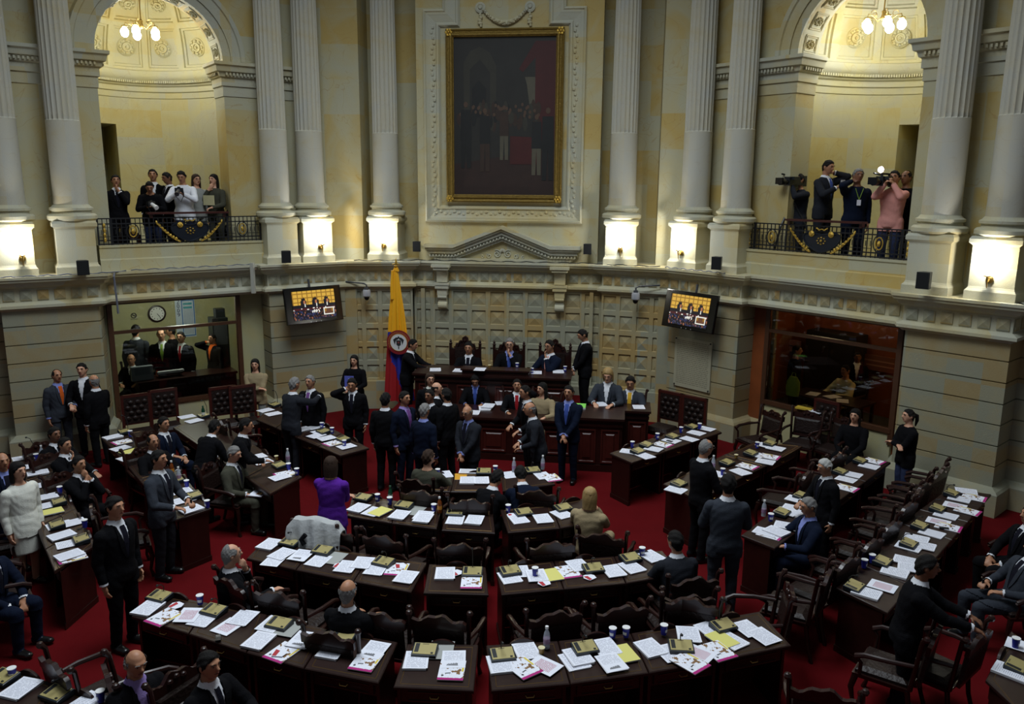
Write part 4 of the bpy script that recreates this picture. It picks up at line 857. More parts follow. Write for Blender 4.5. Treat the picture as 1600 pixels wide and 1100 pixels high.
for row,B,where,nochair,crest in ROWS:
    i=0; units=[(B[k],B[k+1]) for k in range(len(B)-1) if B[k] and B[k+1]]
    for (a,b) in units:
        n0,f0=at(*a[0],.75),at(*a[1],.75); n1,f1=at(*b[0],.75),at(*b[1],.75)
        side='only' if len(units)==1 else ('%s from left'%NTH[i])
        D=desk_unit(n0,n1,f0,f1,'dark wooden desk, %s in %s'%(side if len(units)>1 else 'the one',where),row,i,crest=row not in('right outer','right third'))
        D['where']=where; D['nth']=NTH[i]; D['n']=len(units)
        if i not in nochair and row!='front row':
            m=(n0+n1)/2; away=Vector((math.sin(D['a']),-math.cos(D['a']),0)); p=m+away*(.50+.05*math.sin(i*3.1))
            chair(p.x,p.y,D['a']+math.pi+.12*math.sin(i*2.3+len(row)),'armchair at the %s desk from the left in %s'%(NTH[i],where))
        i+=1
for px,py,z,rz,lab in((75,1035,1.0,2.6,'carved armchair turned away behind the bottom left desks, leftmost'),(160,1052,1.0,2.3,'carved armchair beside the bald man in the bottom left'),(1290,1078,1.0,2.9,'carved armchair whose crest shows at the bottom edge, right of the front row'),
   (1300,905,.9,-2.0,'carved armchair on the aisle below the third row on the right'),(1240,945,.8,-1.6,'carved armchair turned sideways on the right-hand aisle'),(1470,985,1.0,-2.1,'carved armchair behind the standing man at lower right'),(1540,990,1.0,-2.3,'carved armchair in front of the seated men at the right edge'),
   (1480,728,1.0,-2.2,'tilted carved armchair against the right stone wall'),(1448,760,.95,-2.3,'carved armchair inside the outer right row, farthest of that line'),(1424,792,.95,-2.3,'carved armchair inside the outer right row, second farthest'),(1398,822,.95,-2.3,'carved armchair inside the outer right row, third farthest'),(1368,850,.95,-2.3,'carved armchair inside the outer right row, second nearest'),(1330,880,.95,-2.3,'carved armchair inside the outer right row, nearest the camera'),
   (1212,640,1.0,-1.0,'large carved armchair in the corner left of the dark right-hand window'),(1265,640,1.0,-.5,'carved armchair under the dark window beside the yellow papers'),(1325,655,.95,-.9,'carved armchair left of the seated woman in black'),
   (940,830,1.03,3.0,'wide-backed armchair of the blonde woman in the third row'),
   (590,958,1.0,3.0,'armchair of the bald man in the second row'),(352,905,1.0,2.6,'armchair of the grey-haired man at the left end of the second row'),
   (655,766,1.0,3.1,'armchair of the woman in tweed at the short row'),(838,766,1.0,3.1,'armchair of the man in blue slumped over the short row'),(1080,935,1.0,2.9,'armchair of the man in black at the right end of the second row')):
    p=at(px,py,z); chair(p.x+.40*math.sin(rz),p.y-.40*math.cos(rz),rz,lab)
# upholstered high chairs against the walls
def highback(x,y,rz,label,h=1.15):
    t=empty('highback_chair',(x,y,0),rz,label,'chair','buttoned high-backed chairs along the walls')
    mb=MB(); mb.box((0,0,.42),(.50,.50,.08)); mb.build('seat_rail',WOOD,t)
    mb=MB(); mb.loft([[(-.24,-.24,.46),(.24,-.24,.46),(.24,.2,.46),(-.24,.2,.46)],[(-.2,-.2,.52),(.2,-.2,.52),(.2,.16,.52),(-.2,.16,.52)]]); mb.build('seat',LEATHER,t)
    mb=MB()
    for s in(-1,1): mb.box((s*.235,.24,(h+.4)/2),(.05,.05,h-.4))
    mb.box((0,.24,h-.03),(.52,.06,.06)); mb.box((0,.24,.6),(.46,.04,.05)); mb.build('back_frame',WOODRED,t)
    mb=MB(); mb.box((0,.235,(h+.6)/2-.02),(.42,.05,h-.66))
    for i in range(3):
        for j in range(4): mb.ball(((i-1)*.12+(.06 if j%2 else 0)-.03,.205,.70+j*.1),(.05,.02,.045),8)
    mb.build('backrest',LEATHER,t,smooth=True)
    for sx in(-1,1):
        for sy in(-1,1): mb=MB(); mb.box((sx*.22,sy*.22,.19),(.05,.05,.38)); mb.build('leg',WOOD,t)
for px,py,z,rz,lab in((1048,614,1.12,-.6,'buttoned high-backed chair below the plaque, left of the pair'),(1086,622,1.12,-.6,'buttoned high-backed chair below the plaque, right of the pair'),
   (211,618,1.12,.75,'buttoned high-backed chair under the window with the clock, far left'),(254,610,1.12,.75,'buttoned high-backed chair under the clock window, second from left'),(347,606,1.12,.7,'buttoned high-backed chair under the clock window, left of the last two'),(378,604,1.12,.7,'buttoned high-backed chair under the clock window, nearest the stone pier'),
   (1293,628,1.12,-.8,'high-backed chair beneath the dark right-hand window')):
    p=at(px,py,z); highback(p.x+.24*math.sin(rz),p.y-.24*math.cos(rz),rz,lab)
# ------------------------------------------------------------------ dais
def slab(mb,x0,x1,y0,y1,z0,z1): mb.box(((x0+x1)/2,(y0+y1)/2,(z0+z1)/2),(x1-x0,y1-y0,z1-z0))
mb=MB(); slab(mb,-2.1,2.3,15.35,17.55,0,.45); st(mb.build('floor_dais',CARPET))
def bench(name,lab,x0,x1,y,z0,z1,dep,n,loc=(0,0),raised=None):
    t=empty(name,((x0+x1)/2,y,z0),0,lab,'bench'); W_=x1-x0; H=z1-z0
    mb=MB(); mb.box((0,dep/2-.03,H-.02),(W_+.08,dep+.08,.04)); mb.box((0,dep/2-.02,H-.06),(W_+.03,dep+.03,.04)); mb.build('bench_top',WOOD,t)
    mb=MB(); mb.box((0,.03,H/2-.03),(W_,.05,H-.1)); mb.box((0,.0,.06),(W_+.03,.05,.12)); mb.box((0,.0,H-.14),(W_+.02,.05,.05)); mb.build('front_panel',WOOD,t)
    for i in range(n):
        xc=-W_/2+W_*(i+.5)/n; w=W_/n*.78; mb=MB()
        r=[[(xc-w/2+q,-d,.16+q),(xc+w/2-q,-d,.16+q),(xc+w/2-q,-d,H-.22-q),(xc-w/2+q,-d,H-.22-q)] for q,d in((0,-.01),(0,.02),(.025,.02),(.035,.0),(.08,.0),(.1,.015))]
        mb.loft(r); mb.build('raised_panel',WOODRED,t)
    for s in(-1,1): mb=MB(); mb.box((s*(W_/2-.02),dep/2,H/2-.03),(.04,dep,H-.08)); mb.build('side_panel',WOOD,t)
    if raised:
        a,b,h=raised; mb=MB(); mb.box(((a+b)/2-(x0+x1)/2,.12,H+h/2),(b-a,.26,h)); mb.box(((a+b)/2-(x0+x1)/2,.12,H+h),(b-a+.06,.32,.03)); mb.build('raised_ledge',WOOD,t)
    return t
px2x=lambda px,py,Y: onplane(px,py,(0,Y),(1,Y))
pa=px2x(648,586,15.45);pb=px2x(889,590,15.45);zc=px2x(826,581,15.45).z
bench('presiding_bench','long dark wooden presiding bench on the dais below the three carved high chairs',pa.x,pb.x,15.45,.45,px2x(860,590,15.45).z,.75,4,raised=(px2x(722,580,15.45).x,px2x(826,580,15.45).x,zc-px2x(860,590,15.45).z))
BZ=px2x(860,590,15.45).z
SB=14.3; zs=px2x(800,653,SB).z; xa=px2x(650,690,SB).x; xb=px2x(896,690,SB).x
bench('secretary_bench','dark wooden secretaries\' bench below the presiding bench, covered in papers',xa,xb,SB,0,zs,.8,5)
xc1=px2x(898,700,13.95); xd=px2x(971,700,13.95); ze=px2x(930,652,13.95).z
bench('side_bench','tall dark wooden bench at the right end of the dais, nearer the camera',xc1.x,xd.x,13.95,0,ze,.75,2)
xe=px2x(973,640,14.6); xf=px2x(1014,640,14.6)
bench('side_desk','narrow dark wooden desk of the man in a yellow tie, right of the dais',xe.x-.35,xf.x,14.6,0,xe.z,.6,2)
SBZ=zs; SIDEZ=ze; SDZ=xe.z
def throne(x,y,z,label):
    t=empty('carved_throne',(x,y,z),0,label,'chair','carved high-backed chairs on the dais')
    mb=MB(); mb.box((0,0,.5),(.62,.55,.1)); mb.build('seat',LEATHER,t)
    mb=MB(); pts=[(-.30,.5),(-.30,1.25),(-.24,1.22),(-.20,1.36),(-.14,1.34),(-.12,1.43),(-.07,1.42),(-.06,1.50),(0,1.54),(.06,1.50),(.07,1.42),(.12,1.43),(.14,1.34),(.20,1.36),(.24,1.22),(.30,1.25),(.30,.5)]
    mb.outline(pts,.25,.31); 
    for q in range(9): a=math.pi*q/8; mb.ball((.16*math.cos(a),.24,1.3+.13*math.sin(a)),(.03,.03,.03),6)
    mb.build('carved_back',WOOD,t)
    mb=MB(); mb.box((0,.24,.9),(.42,.05,.62)); mb.build('back_pad',LEATHER,t)
    for s in(-1,1):
        mb=MB(); mb.box((s*.32,.28,.68),(.055,.055,1.3)); mb.lathe([(.03,1.33),(.04,1.36),(.02,1.38),(.028,1.41),(0,1.46)],(s*.32,.28,0),8); mb.build('post',WOOD,t)
        mb=MB(); mb.tube([(s*.32,.27,.78),(s*.34,-.2,.76)],.03,8); mb.box((s*.33,-.2,.38),(.05,.05,.76)); mb.build('arm',WOOD,t)
    for sx in(-1,1): mb=MB(); mb.box((sx*.28,.24,.22),(.05,.05,.44)); mb.build('leg',WOOD,t)
    return t
for px,lab in((724,'carved high-backed chair on the dais, left of the three'),(793,'carved high-backed chair on the dais, middle and tallest of the three'),(866,'carved high-backed chair on the dais, right of the three')):
    c=px2x(px,560,16.65); zt=px2x(px,529,16.9).z-1.52; throne(c.x,16.6,.45,lab).scale=(1,1,max(.9,(zt+1.52-.45)/1.54))
# ------------------------------------------------------------------ things on the desks
def printed(name,ink,lines=62,x0=.088,ylo=-.12,yhi=.12,nth=.44,nsc=70,base=srgb(228,230,240),chart=False,patch=None):
    m=bpy.data.materials.new(name); m.use_nodes=True; nt=m.node_tree; L=nt.links; b=nt.nodes['Principled BSDF']; b.inputs['Roughness'].default_value=.8; b.inputs['Specular IOR Level'].default_value=.1
    tc=nt.nodes.new('ShaderNodeTexCoord'); sp=nt.nodes.new('ShaderNodeSeparateXYZ'); L.new(tc.outputs['Object'],sp.inputs[0])
    def mt(op,a,b_=None):
        n=nt.nodes.new('ShaderNodeMath'); n.operation=op
        for i,v in enumerate((a,b_)):
            if v is None: continue
            if isinstance(v,(int,float)): n.inputs[i].default_value=v
            else: L.new(v,n.inputs[i])
        return n.outputs[0]
    x,y=sp.outputs[0],sp.outputs[1]
    fr=mt('FRACT',mt('MULTIPLY',mt('ADD',y,1.0),lines)); ln=mt('GREATER_THAN',fr,.55)
    inx=mt('LESS_THAN',mt('ABSOLUTE',x),x0); iny=mt('MULTIPLY',mt('GREATER_THAN',y,ylo),mt('LESS_THAN',y,yhi))
    row=mt('FLOOR',mt('MULTIPLY',mt('ADD',y,1.0),lines)); cb=nt.nodes.new('ShaderNodeCombineXYZ'); L.new(mt('MULTIPLY',x,nsc),cb.inputs[0]); L.new(mt('MULTIPLY',row,3.7),cb.inputs[1])
    no=nt.nodes.new('ShaderNodeTexNoise'); no.inputs['Scale'].default_value=1; L.new(cb.outputs[0],no.inputs['Vector'])
    f=mt('MULTIPLY',mt('MULTIPLY',ln,inx),mt('MULTIPLY',iny,mt('GREATER_THAN',no.outputs['Fac'],nth)))
    mx=nt.nodes.new('ShaderNodeMix'); mx.data_type='RGBA'; L.new(f,mx.inputs[0]); mx.inputs[6].default_value=base; mx.inputs[7].default_value=ink; out=mx.outputs[2]
    if patch:
        n2=nt.nodes.new('ShaderNodeTexNoise'); n2.inputs['Scale'].default_value=22; L.new(tc.outputs['Object'],n2.inputs['Vector'])
        g=mt('MULTIPLY',mt('GREATER_THAN',n2.outputs['Fac'],.58),mt('GREATER_THAN',mt('ADD',x,y),-.03))
        m2=nt.nodes.new('ShaderNodeMix'); m2.data_type='RGBA'; L.new(g,m2.inputs[0]); L.new(out,m2.inputs[6]); m2.inputs[7].default_value=patch; out=m2.outputs[2]
        g=mt('LESS_THAN',y,-.118); m3=nt.nodes.new('ShaderNodeMix'); m3.data_type='RGBA'; L.new(g,m3.inputs[0]); L.new(out,m3.inputs[6]); m3.inputs[7].default_value=srgb(170,50,120); out=m3.outputs[2]
    L.new(out,b.inputs['Base Color']); MATS[name]=m; return m
INK=srgb(182,184,196)
M_TEXT=printed('printed_page',INK); M_HALF=printed('half_page',INK,ylo=-.02,yhi=.12); M_RED=printed('red_page',srgb(165,80,100),lines=70,x0=.07,ylo=-.09,yhi=.09,nth=.40,nsc=160)
M_BRO=printed('brochure_page',srgb(205,205,205),lines=20,nth=.6,patch=srgb(130,100,70)); EDGE=mat('paper_edge',srgb(205,205,210),.8)
PK={}
def proto(name,build):
    PK[name]=(build(),[])
def sheet(w,h,t,m,name,child=None):
    def f():
        mb=MB(); mb.box((0,0,t/2),(w,h,t)); mb.f=mb.f; mb.m=[1]*6; mb.m[1]=0
        o=mb.build(name,[m,EDGE]); 
        if child: child(o,t)
        return o
    return f
def stack(n,m,name,child=None):
    def f():
        t=empty(name); random.seed(n)
        mb=MB(); mb.box((0,0,.004*n/2),(.214,.277,.004*n)); mb.build('lower_sheets',EDGE,t)
        mb=MB(); mb.box((0,0,0),(.216,.279,.002)); mb.m=[1]*6; mb.m[1]=0; o=mb.build('top_sheet',[m,EDGE],t); o.location=(.006,.004,.004*n+.001); o.rotation_euler=(0,0,.05)
        if child: child(t,.004*n+.002)
        return t
    return f
def bars(o,t):
    mb=MB()
    for i in range(9): h=.018+.018*i/9+.006*(i%2); mb.box((-.045+i*.011,-.095+h/2,t+.0006),(.008,h,.001))
    mb.box((0,-.097,t+.0006),(.11,.002,.001)); mb.build('bar_chart',DARKGREY,o)
proto('text',stack(2,M_TEXT,'paper_stack')); proto('thick',stack(5,M_TEXT,'paper_stack')); proto('chart',stack(1,M_HALF,'printed_report',bars))
proto('red',sheet(.216,.279,.003,M_RED,'printed_sheet')); proto('sheet',sheet(.216,.279,.003,M_TEXT,'printed_sheet')); proto('blank',sheet(.216,.279,.003,PAPER,'blank_sheet'))
proto('grey',sheet(.22,.30,.004,mat('grey_folder',srgb(158,160,156),.7),'grey_folder'))
proto('yellow',sheet(.20,.28,.012,mat('yellow_pad',srgb(214,208,118),.8),'yellow_pad')); proto('green',sheet(.22,.30,.03,mat('green_folder',srgb(130,214,90),.7),'green_folder')); proto('envelope',sheet(.18,.26,.005,mat('orange_envelope',srgb(206,150,40),.8),'orange_envelope'))
def bro_child(o,t):
    mb=MB()
    for x,m in((.03,0),(.08,0)): mb.lathe([(.022,0),(.022,.001),(0,.0012)],(x,-.10,t),16)
    mb.build('round_seal',PAPER,o)
    mb=MB(); mb.box((.098,.05,t+.0006),(.018,.14,.001)); mb.build('yellow_edge',mat('yellow_print',srgb(214,190,60),.7),o)
    mb=MB(); mb.lathe([(.012,0),(.012,.001),(0,.0012)],(-.075,-.085,t),12); mb.box((-.03,-.05,t+.0005),(.05,.012,.001),.2); mb.build('dark_motif',DARKGREY,o)
proto('bro',sheet(.23,.30,.008,M_BRO,'brochure',bro_child))
def card():
    mb=MB(); pts=[(-.05,-.06),(.05,-.06),(.075,0),(.05,.06),(-.03,.07),(-.07,.02)]; mb.prism(pts,0,.003); o=mb.build('leaflet',PAPER)
    mb=MB(); mb.prism([(-.05,-.055),(-.01,-.055),(.0,.03),(-.045,.05)],.003,.004); mb.build('red_picture',mat('print_red',srgb(170,40,50),.7),o); return o
proto('card',card)
def cup():
    t=empty('drinking_cup'); mb=MB(); mb.lathe([(.0,.0),(.026,.0),(.036,.10),(.034,.10),(.025,.006),(0,.006)],n=20); mb.build('cup_wall',BLUE,t,smooth=True)
    mb=MB(); mb.lathe([(.0335,.098),(.0385,.098),(.0385,.104),(.0335,.104)],n=20); mb.build('rim',WHITE,t,smooth=True)
    mb=MB(); mb.add([(.0305*math.cos(a)*(1),.0305*math.sin(a),z) for z in(.03,.062) for a in[ -2.3+.18*k for k in range(9)]],[(k,k+1,10+k,9+k) for k in range(8)]); mb.v=[(x*(1.03+.3*(z-.03)/.1),y*(1.03+.3*(z-.03)/.1),z) for x,y,z in mb.v]; mb.build('white_label',WHITE,t); return t
proto('cup',cup)
def small():
    t=empty('snack_cup'); mb=MB(); mb.lathe([(0,0),(.022,0),(.03,.06),(.028,.06),(.02,.01),(0,.01)],n=18); mb.build('cup_wall',mat('brown_cup',srgb(140,110,50),.5),t,smooth=True)
    mb=MB(); mb.lathe([(.0285,.058),(.033,.058),(.033,.063),(.0285,.063)],n=18); mb.build('rim',mat('cream_rim',srgb(210,200,160),.5),t,smooth=True); return t
proto('snack',small)
GLS=mat('clear_plastic',(.55,.62,.7,1),.08,alpha=.45)
def bottle(body,cap,lab,name='water_bottle'):
    def f():
        t=empty(name); mb=MB(); mb.lathe([(0,0),(.03,0),(.032,.02),(.03,.07),(.032,.12),(.024,.16),(.013,.185),(.013,.20)],n=18); mb.build('body',body,t,smooth=True)
        mb=MB(); mb.lathe([(.016,.198),(.016,.222),(.0,.224)],n=14); mb.build('cap',cap,t,smooth=True)
        mb=MB(); mb.lathe([(.0325,.05),(.0325,.10)],n=18); mb.build('wrapper',lab,t,smooth=True); return t
    return f
proto('bottle',bottle(GLS,WHITE,mat('label_pink',srgb(150,120,150),.5))); proto('juice',bottle(mat('juice',srgb(120,60,20),.2),WHITE,mat('label_orange',srgb(210,140,40),.5),'juice_bottle')); proto('gbottle',bottle(mat('green_glass',srgb(16,60,40),.1),mat('green_cap',srgb(20,70,50),.4),mat('label_cream',srgb(200,200,190),.5),'green_bottle'))
def phone():
    t=empty('mobile_phone'); mb=MB(); mb.box((0,0,.008),(.05,.11,.016)); mb.build('body',BLACK,t); mb=MB(); mb.box((0,.02,.0165),(.038,.045,.002)); mb.build('screen',mat('phone_screen',srgb(60,64,70),.2),t); return t
proto('phone',phone)
def console(mic):
    def f():
        t=empty('voting_console'); w,d=.115,.085
        mb=MB(); mb.loft([[(-w,-d,0),(w,-d,0),(w,d,0),(-w,d,0)],[(-w,-d,.026),(w,-d,.026),(w,d,.05),(-w,d,.05)],[(-w+.006,-d+.006,.03),(w-.006,-d+.006,.03),(w-.006,d-.006,.054),(-w+.006,d-.006,.054)]]); mb.build('base',mat('console_base',srgb(20,28,34),.45),t)
        sl=.024/(2*d); zt=lambda y:.0555+ (y-d)*sl*1.0+.0
        def plate(x0,x1,y0,y1,h,m,n,par=t):
            mb=MB(); q=[(x0,y0),(x1,y0),(x1,y1),(x0,y1)]; mb.loft([[(x,y,zt(y)-.004) for x,y in q],[(x,y,zt(y)+h) for x,y in q]]); return mb.build(n,m,par)
        pl=plate(-w+.012,w-.012,-d+.012,d-.01,.001,CONS,'gold_plate')
        plate(-w+.022,-w+.06,-d+.035,d-.018,.003,BLACK,'display',pl); plate(w-.052,w-.03,-d+.02,-d+.036,.006,BLACK,'button',pl)
        plate(-.03,.03,d-.03,d-.018,.0015,mat('console_print',srgb(110,98,60),.6),'printed_line',pl)
        if mic:
            h=(.10,.26)[mic-1]; mb=MB(); mb.tube([(.0,d-.02,.05),(.0,d-.015,.05+h*.5),(.0,d-.05,.05+h*.9),(0,d-.09,.05+h)],.005,6); mb.ball((0,d-.10,.052+h),(.013,.017,.013),8); mb.build('gooseneck_microphone',IRON,t,smooth=True)
        return t
    return f
proto('con',console(0)); proto('conm',console(1)); proto('conM',console(2))
def tray():
    t=empty('paper_tray'); mb=MB(); mb.box((0,0,.006),(.26,.18,.012)); mb.build('lid',PAPER,t); mb=MB(); mb.box((0,0,.013),(.22,.14,.003)); mb.build('inset',EDGE,t); return t
proto('tray',tray)
NAMES={'text':'printed papers','thick':'thick paper stack','chart':'report with bar chart','red':'sheet printed in red','sheet':'white printed sheet','blank':'blank white sheet','grey':'grey folder','yellow':'yellow pad','green':'lime green folder','envelope':'orange envelope','bro':'pink-edged brochure','card':'red and white leaflet',
 'cup':'blue and white paper cup','snack':'small brown cup','bottle':'clear bottle with white cap','juice':'brown juice bottle','gbottle':'dark green bottle','phone':'black mobile phone','con':'gold-topped voting console','conm':'gold-topped console with short microphone','conM':'gold-topped console with gooseneck microphone','tray':'white box lid'}
CATS={'text':'papers','thick':'papers','chart':'papers','red':'papers','sheet':'papers','blank':'papers','grey':'folder','yellow':'notepad','green':'folder','envelope':'envelope','bro':'brochure','card':'leaflet','cup':'cup','snack':'cup','bottle':'bottle','juice':'bottle','gbottle':'bottle','phone':'phone','con':'console','conm':'console','conM':'console','tray':'box lid'}
FLAT={'text':.010,'thick':.022,'chart':.007,'red':.0035,'sheet':.0035,'blank':.0035,'grey':.0045,'yellow':.0125,'green':.03,'envelope':.0055,'bro':.0085,'card':.004,'tray':.015}
ITEMS=[]
def item(k,px,py,da=0,row=None,z=None,where=None):
    D=None
    if where is None:
        p=at(px,py,.76)
        c=[d for d in DESKS if row is None or d['row']==row]
        D=min(c,key=lambda d:(d['c'].xy-p.xy).length)
        if k in FLAT: zz=D['tz']+.003+D['k']; D['k']+=FLAT[k]*.42
        else: zz=D['tz']+.003+D['k']*.8
        p=at(px,py,zz); a=D['a']
    else: zz=z; p=at(px,py,z); a=0; D=where
    o=placed(PK[k][0],PK[k][1],(p.x,p.y,zz),a+da,'x'); ITEMS.append((o,k,D,p)); return o
T=[ # kind, px, py, turn
 ('front row',[('thick',231,952,.1),('bro',256,965,-.1),('red',295,961,.35),('card',275,946,0),('text',318,968,.1),('red',357,979,-.05),('text',379,966,.1),('bro',442,1020,-.1),('thick',404,1003,.05),('grey',452,981,.1),('chart',472,1000,.1),('card',436,1020,.3),('sheet',425,975,0),
   ('thick',519,1018,.02),('grey',545,990,0),('bro',572,1034,.05),('chart',584,1016,.0),('thick',650,1034,.02),('grey',690,1016,0),('bro',706,1048,0),('chart',708,1031,.0),
   ('thick',781,1040,.05),('text',822,1018,.1),('bro',818,1044,.5),('red',851,1040,.75),('text',897,1034,.12),('thick',903,1028,.1),('yellow',975,1022,.12),('text',946,1012,.05),('chart',955,1036,.1),
   ('thick',1016,1015,.1),('sheet',1046,1020,.1),('text',1075,992,-.4),('bro',1122,1018,.15),('bro',1078,1036,.4),('red',1092,1021,.6),('text',1110,985,.1),('text',1142,1002,.25),('yellow',1128,1000,.2),('sheet',1168,982,.1),('sheet',1193,994,.15),
   ('phone',341,998,.7),('conm',249,935,0),('conm',334,957,0),('con',436,978,.05),('con',535,1001,.05),('con',664,1020,-.05),('conm',785,1027,.05),('conm',914,1016,.08),('conm',1064,1014,-.35),('conM',1130,981,.1),
   ('cup',313,944,0),('cup',957,996,0),('cup',978,995,0),('cup',1037,991,0),('snack',846,1021,0),('bottle',854,1012,0)]),
 ('second row',[('thick',421,852,.05),('sheet',428,876,.2),('text',440,866,.0),('chart',470,868,.1),('text',497,877,0),('grey',522,872,0),('text',541,886,.1),('card',530,884,0),('text',566,880,.15),('bro',620,890,.2),('text',587,890,.1),('card',625,884,.6),('text',634,902,.05),
   ('thick',695,898,0),('bro',737,910,.0),('card',713,895,.7),('text',796,903,.08),('sheet',812,893,0),('yellow',862,899,.1),('text',838,900,.0),('card',850,911,.3),('bro',888,894,.1),('text',903,884,.15),('card',921,902,.5),('text',958,893,.1),('text',987,887,.15),('text',1018,870,.2),
   ('conm',453,850,.0),('con',504,863,0),('conm',599,881,-.1),('conM',738,897,.05),('conm',797,895,.1),('conm',927,891,.05),('con',985,875,.1),('cup',488,851,0),('cup',836,900,0),('cup',1003,868,0)]),
 ('third row',[('thick',560,795,-.1),('text',583,800,-.1),('yellow',594,800,-.2),('grey',648,798,-.05),('thick',624,806,.0),('thick',661,811,.05),('text',661,806,.03),('text',711,813,0),('thick',741,814,0),('text',810,812,.1),('card',800,805,0),('text',848,811,0),('text',878,804,.1),
   ('con',567,780,-.05),('con',631,792,-.1),('con',711,803,0),('con',818,803,.12),('con',880,796,.05),('cup',590,783,0),('cup',609,788,0),('gbottle',610,783,0),('cup',678,799,0),('juice',687,801,0),('cup',712,799,0),('cup',794,800,0)]),
 ('fourth row',[('text',694,742,.3),('envelope',720,745,0),('thick',730,752,0),('text',752,751,0),('tray',731,737,.0),('sheet',796,742,0),('text',848,744,0),('bro',862,747,.1),('con',756,739,0),('conm',832,737,0),('cup',774,738,0),('cup',684,743,0),('bottle',803,737,0),('bottle',848,733,0)]),
 ('right inner',[('text',983,706,.4),('text',1008,713,-.2),('text',1021,702,.2),('bro',1036,695,.1),('text',1049,689,0),('sheet',1077,686,0),('text',1088,677,0),('sheet',1104,670,.1),('con',997,707,0),('con',1010,697,.2),('con',1051,684,.1),('con',1082,669,.1),('cup',988,699,0),('cup',1027,686,0),('cup',1064,676,0),('cup',1093,670,0),('phone',1046,690,0)]),
 ('right second',[('text',1056,766,0),('text',1121,741,0),('bro',1168,729,0),('text',1157,738,-.3),('text',1182,711,0),('bro',1203,714,.2),('text',1196,722,.2),('text',1212,701,.1),('sheet',1196,696,0),('con',1061,758,0),('con',1136,725,0),('con',1173,710,.05),('con',1203,695,.1),('bottle',1114,733,0),('cup',1129,742,0),('cup',1183,700,0),('snack',1150,716,0)]),
 ('right third',[('bro',1204,836,0),('text',1196,832,0),('thick',1213,832,-.2),('text',1228,822,.2),('thick',1238,802,0),('text',1229,800,0),('text',1240,795,.1),('text',1245,781,0),('text',1331,742,0),('sheet',1322,749,0),('bro',1323,763,0),('text',1358,729,0),('bro',1366,721,0),('con',1252,777,0),('con',1222,803,.05),('con',1313,739,0),('con',1344,722,0),('cup',1204,814,0),('bottle',1193,806,0)]),
 ('right outer',[('text',1499,780,0),('bro',1522,778,.1),('text',1510,768,.3),('text',1478,806,0),('bro',1512,799,0),('red',1492,790,.1),('text',1456,834,0),('bro',1482,824,.1),('red',1466,815,.1),('text',1420,855,0),('text',1442,853,.1),('text',1432,842,.1),('thick',1398,896,0),('text',1417,877,.1),('text',1424,888,.2),('thick',1354,928,0),('red',1379,916,.05),
   ('conm',1487,773,0),('conm',1465,797,0),('conm',1437,824,0),('conm',1420,852,0),('con',1379,880,0),('conm',1335,919,0),('cup',1350,887,0),('cup',1362,879,0),('phone',1475,826,.4)]),
 ('right corner',[('thick',1580,1052,0),('con',1588,1044,0),('cup',1586,1012,0),('blank',1598,1010,0)]),
 ('left inner',[('thick',473,672,.1),('text',492,668,0),('text',500,675,0),('text',494,681,.2),('text',510,685,0),('bro',520,693,.1),('text',541,698,0),('sheet',415,641,0),('text',427,647,0),('con',505,676,0),('con',536,688,0),('conM',429,634,0),('cup',491,666,0),('cup',503,669,0),('cup',519,677,0),('cup',538,697,0)]),
 ('left second',[('text',303,658,.2),('sheet',292,651,0),('text',401,714,0),('text',410,722,0),('bro',445,741,0),('text',437,746,.1),('conM',318,651,0),('con',436,729,0),('cup',451,734,0),('cup',464,742,0),('gbottle',318,652,0),('bottle',450,722,0),('snack',432,718,0)]),
 ('left third',[('thick',176,684,.2),('bro',191,691,.2),('text',188,701,.3),('yellow',203,706,.3),('text',199,716,.3),('text',282,768,0),('text',286,782,.1),('thick',298,797,.2),('conM',194,676,0),('con',276,752,0),('con',304,776,0),('cup',204,682,0),('cup',292,761,0),('cup',324,793,0),('juice',269,742,0),('bottle',280,752,0)]),
 ('left outer',[('text',35,716,0),('text',55,728,0),('thick',59,740,0),('text',57,760,0),('thick',72,778,0),('sheet',77,789,0),('yellow',80,800,0),('text',92,821,0),('text',114,817,0),('thick',96,838,.2),('text',108,850,0),('bro',112,872,0),('thick',108,869,.2),('conM',46,713,0),('conm',78,760,0),('conm',92,786,0),('conm',89,822,0),('conm',127,845,0),('cup',57,719,0),('cup',94,771,0),('cup',133,824,0),('bottle',66,717,0)]),
 ('left corner',[('thick',32,1078,.1),('conm',88,1088,0),('con',5,1062,0),('cup',20,1060,0),('cup',158,1096,0),('sheet',134,1098,0)])]
for row,L_ in T:
    for k,px,py,da in L_:
        if k in('cup','bottle','juice','gbottle','snack'): da=random.uniform(-1,1)
        elif k in FLAT and abs(da)<.02: da=random.uniform(-.09,.09)
        item(k,px,py,da,row)
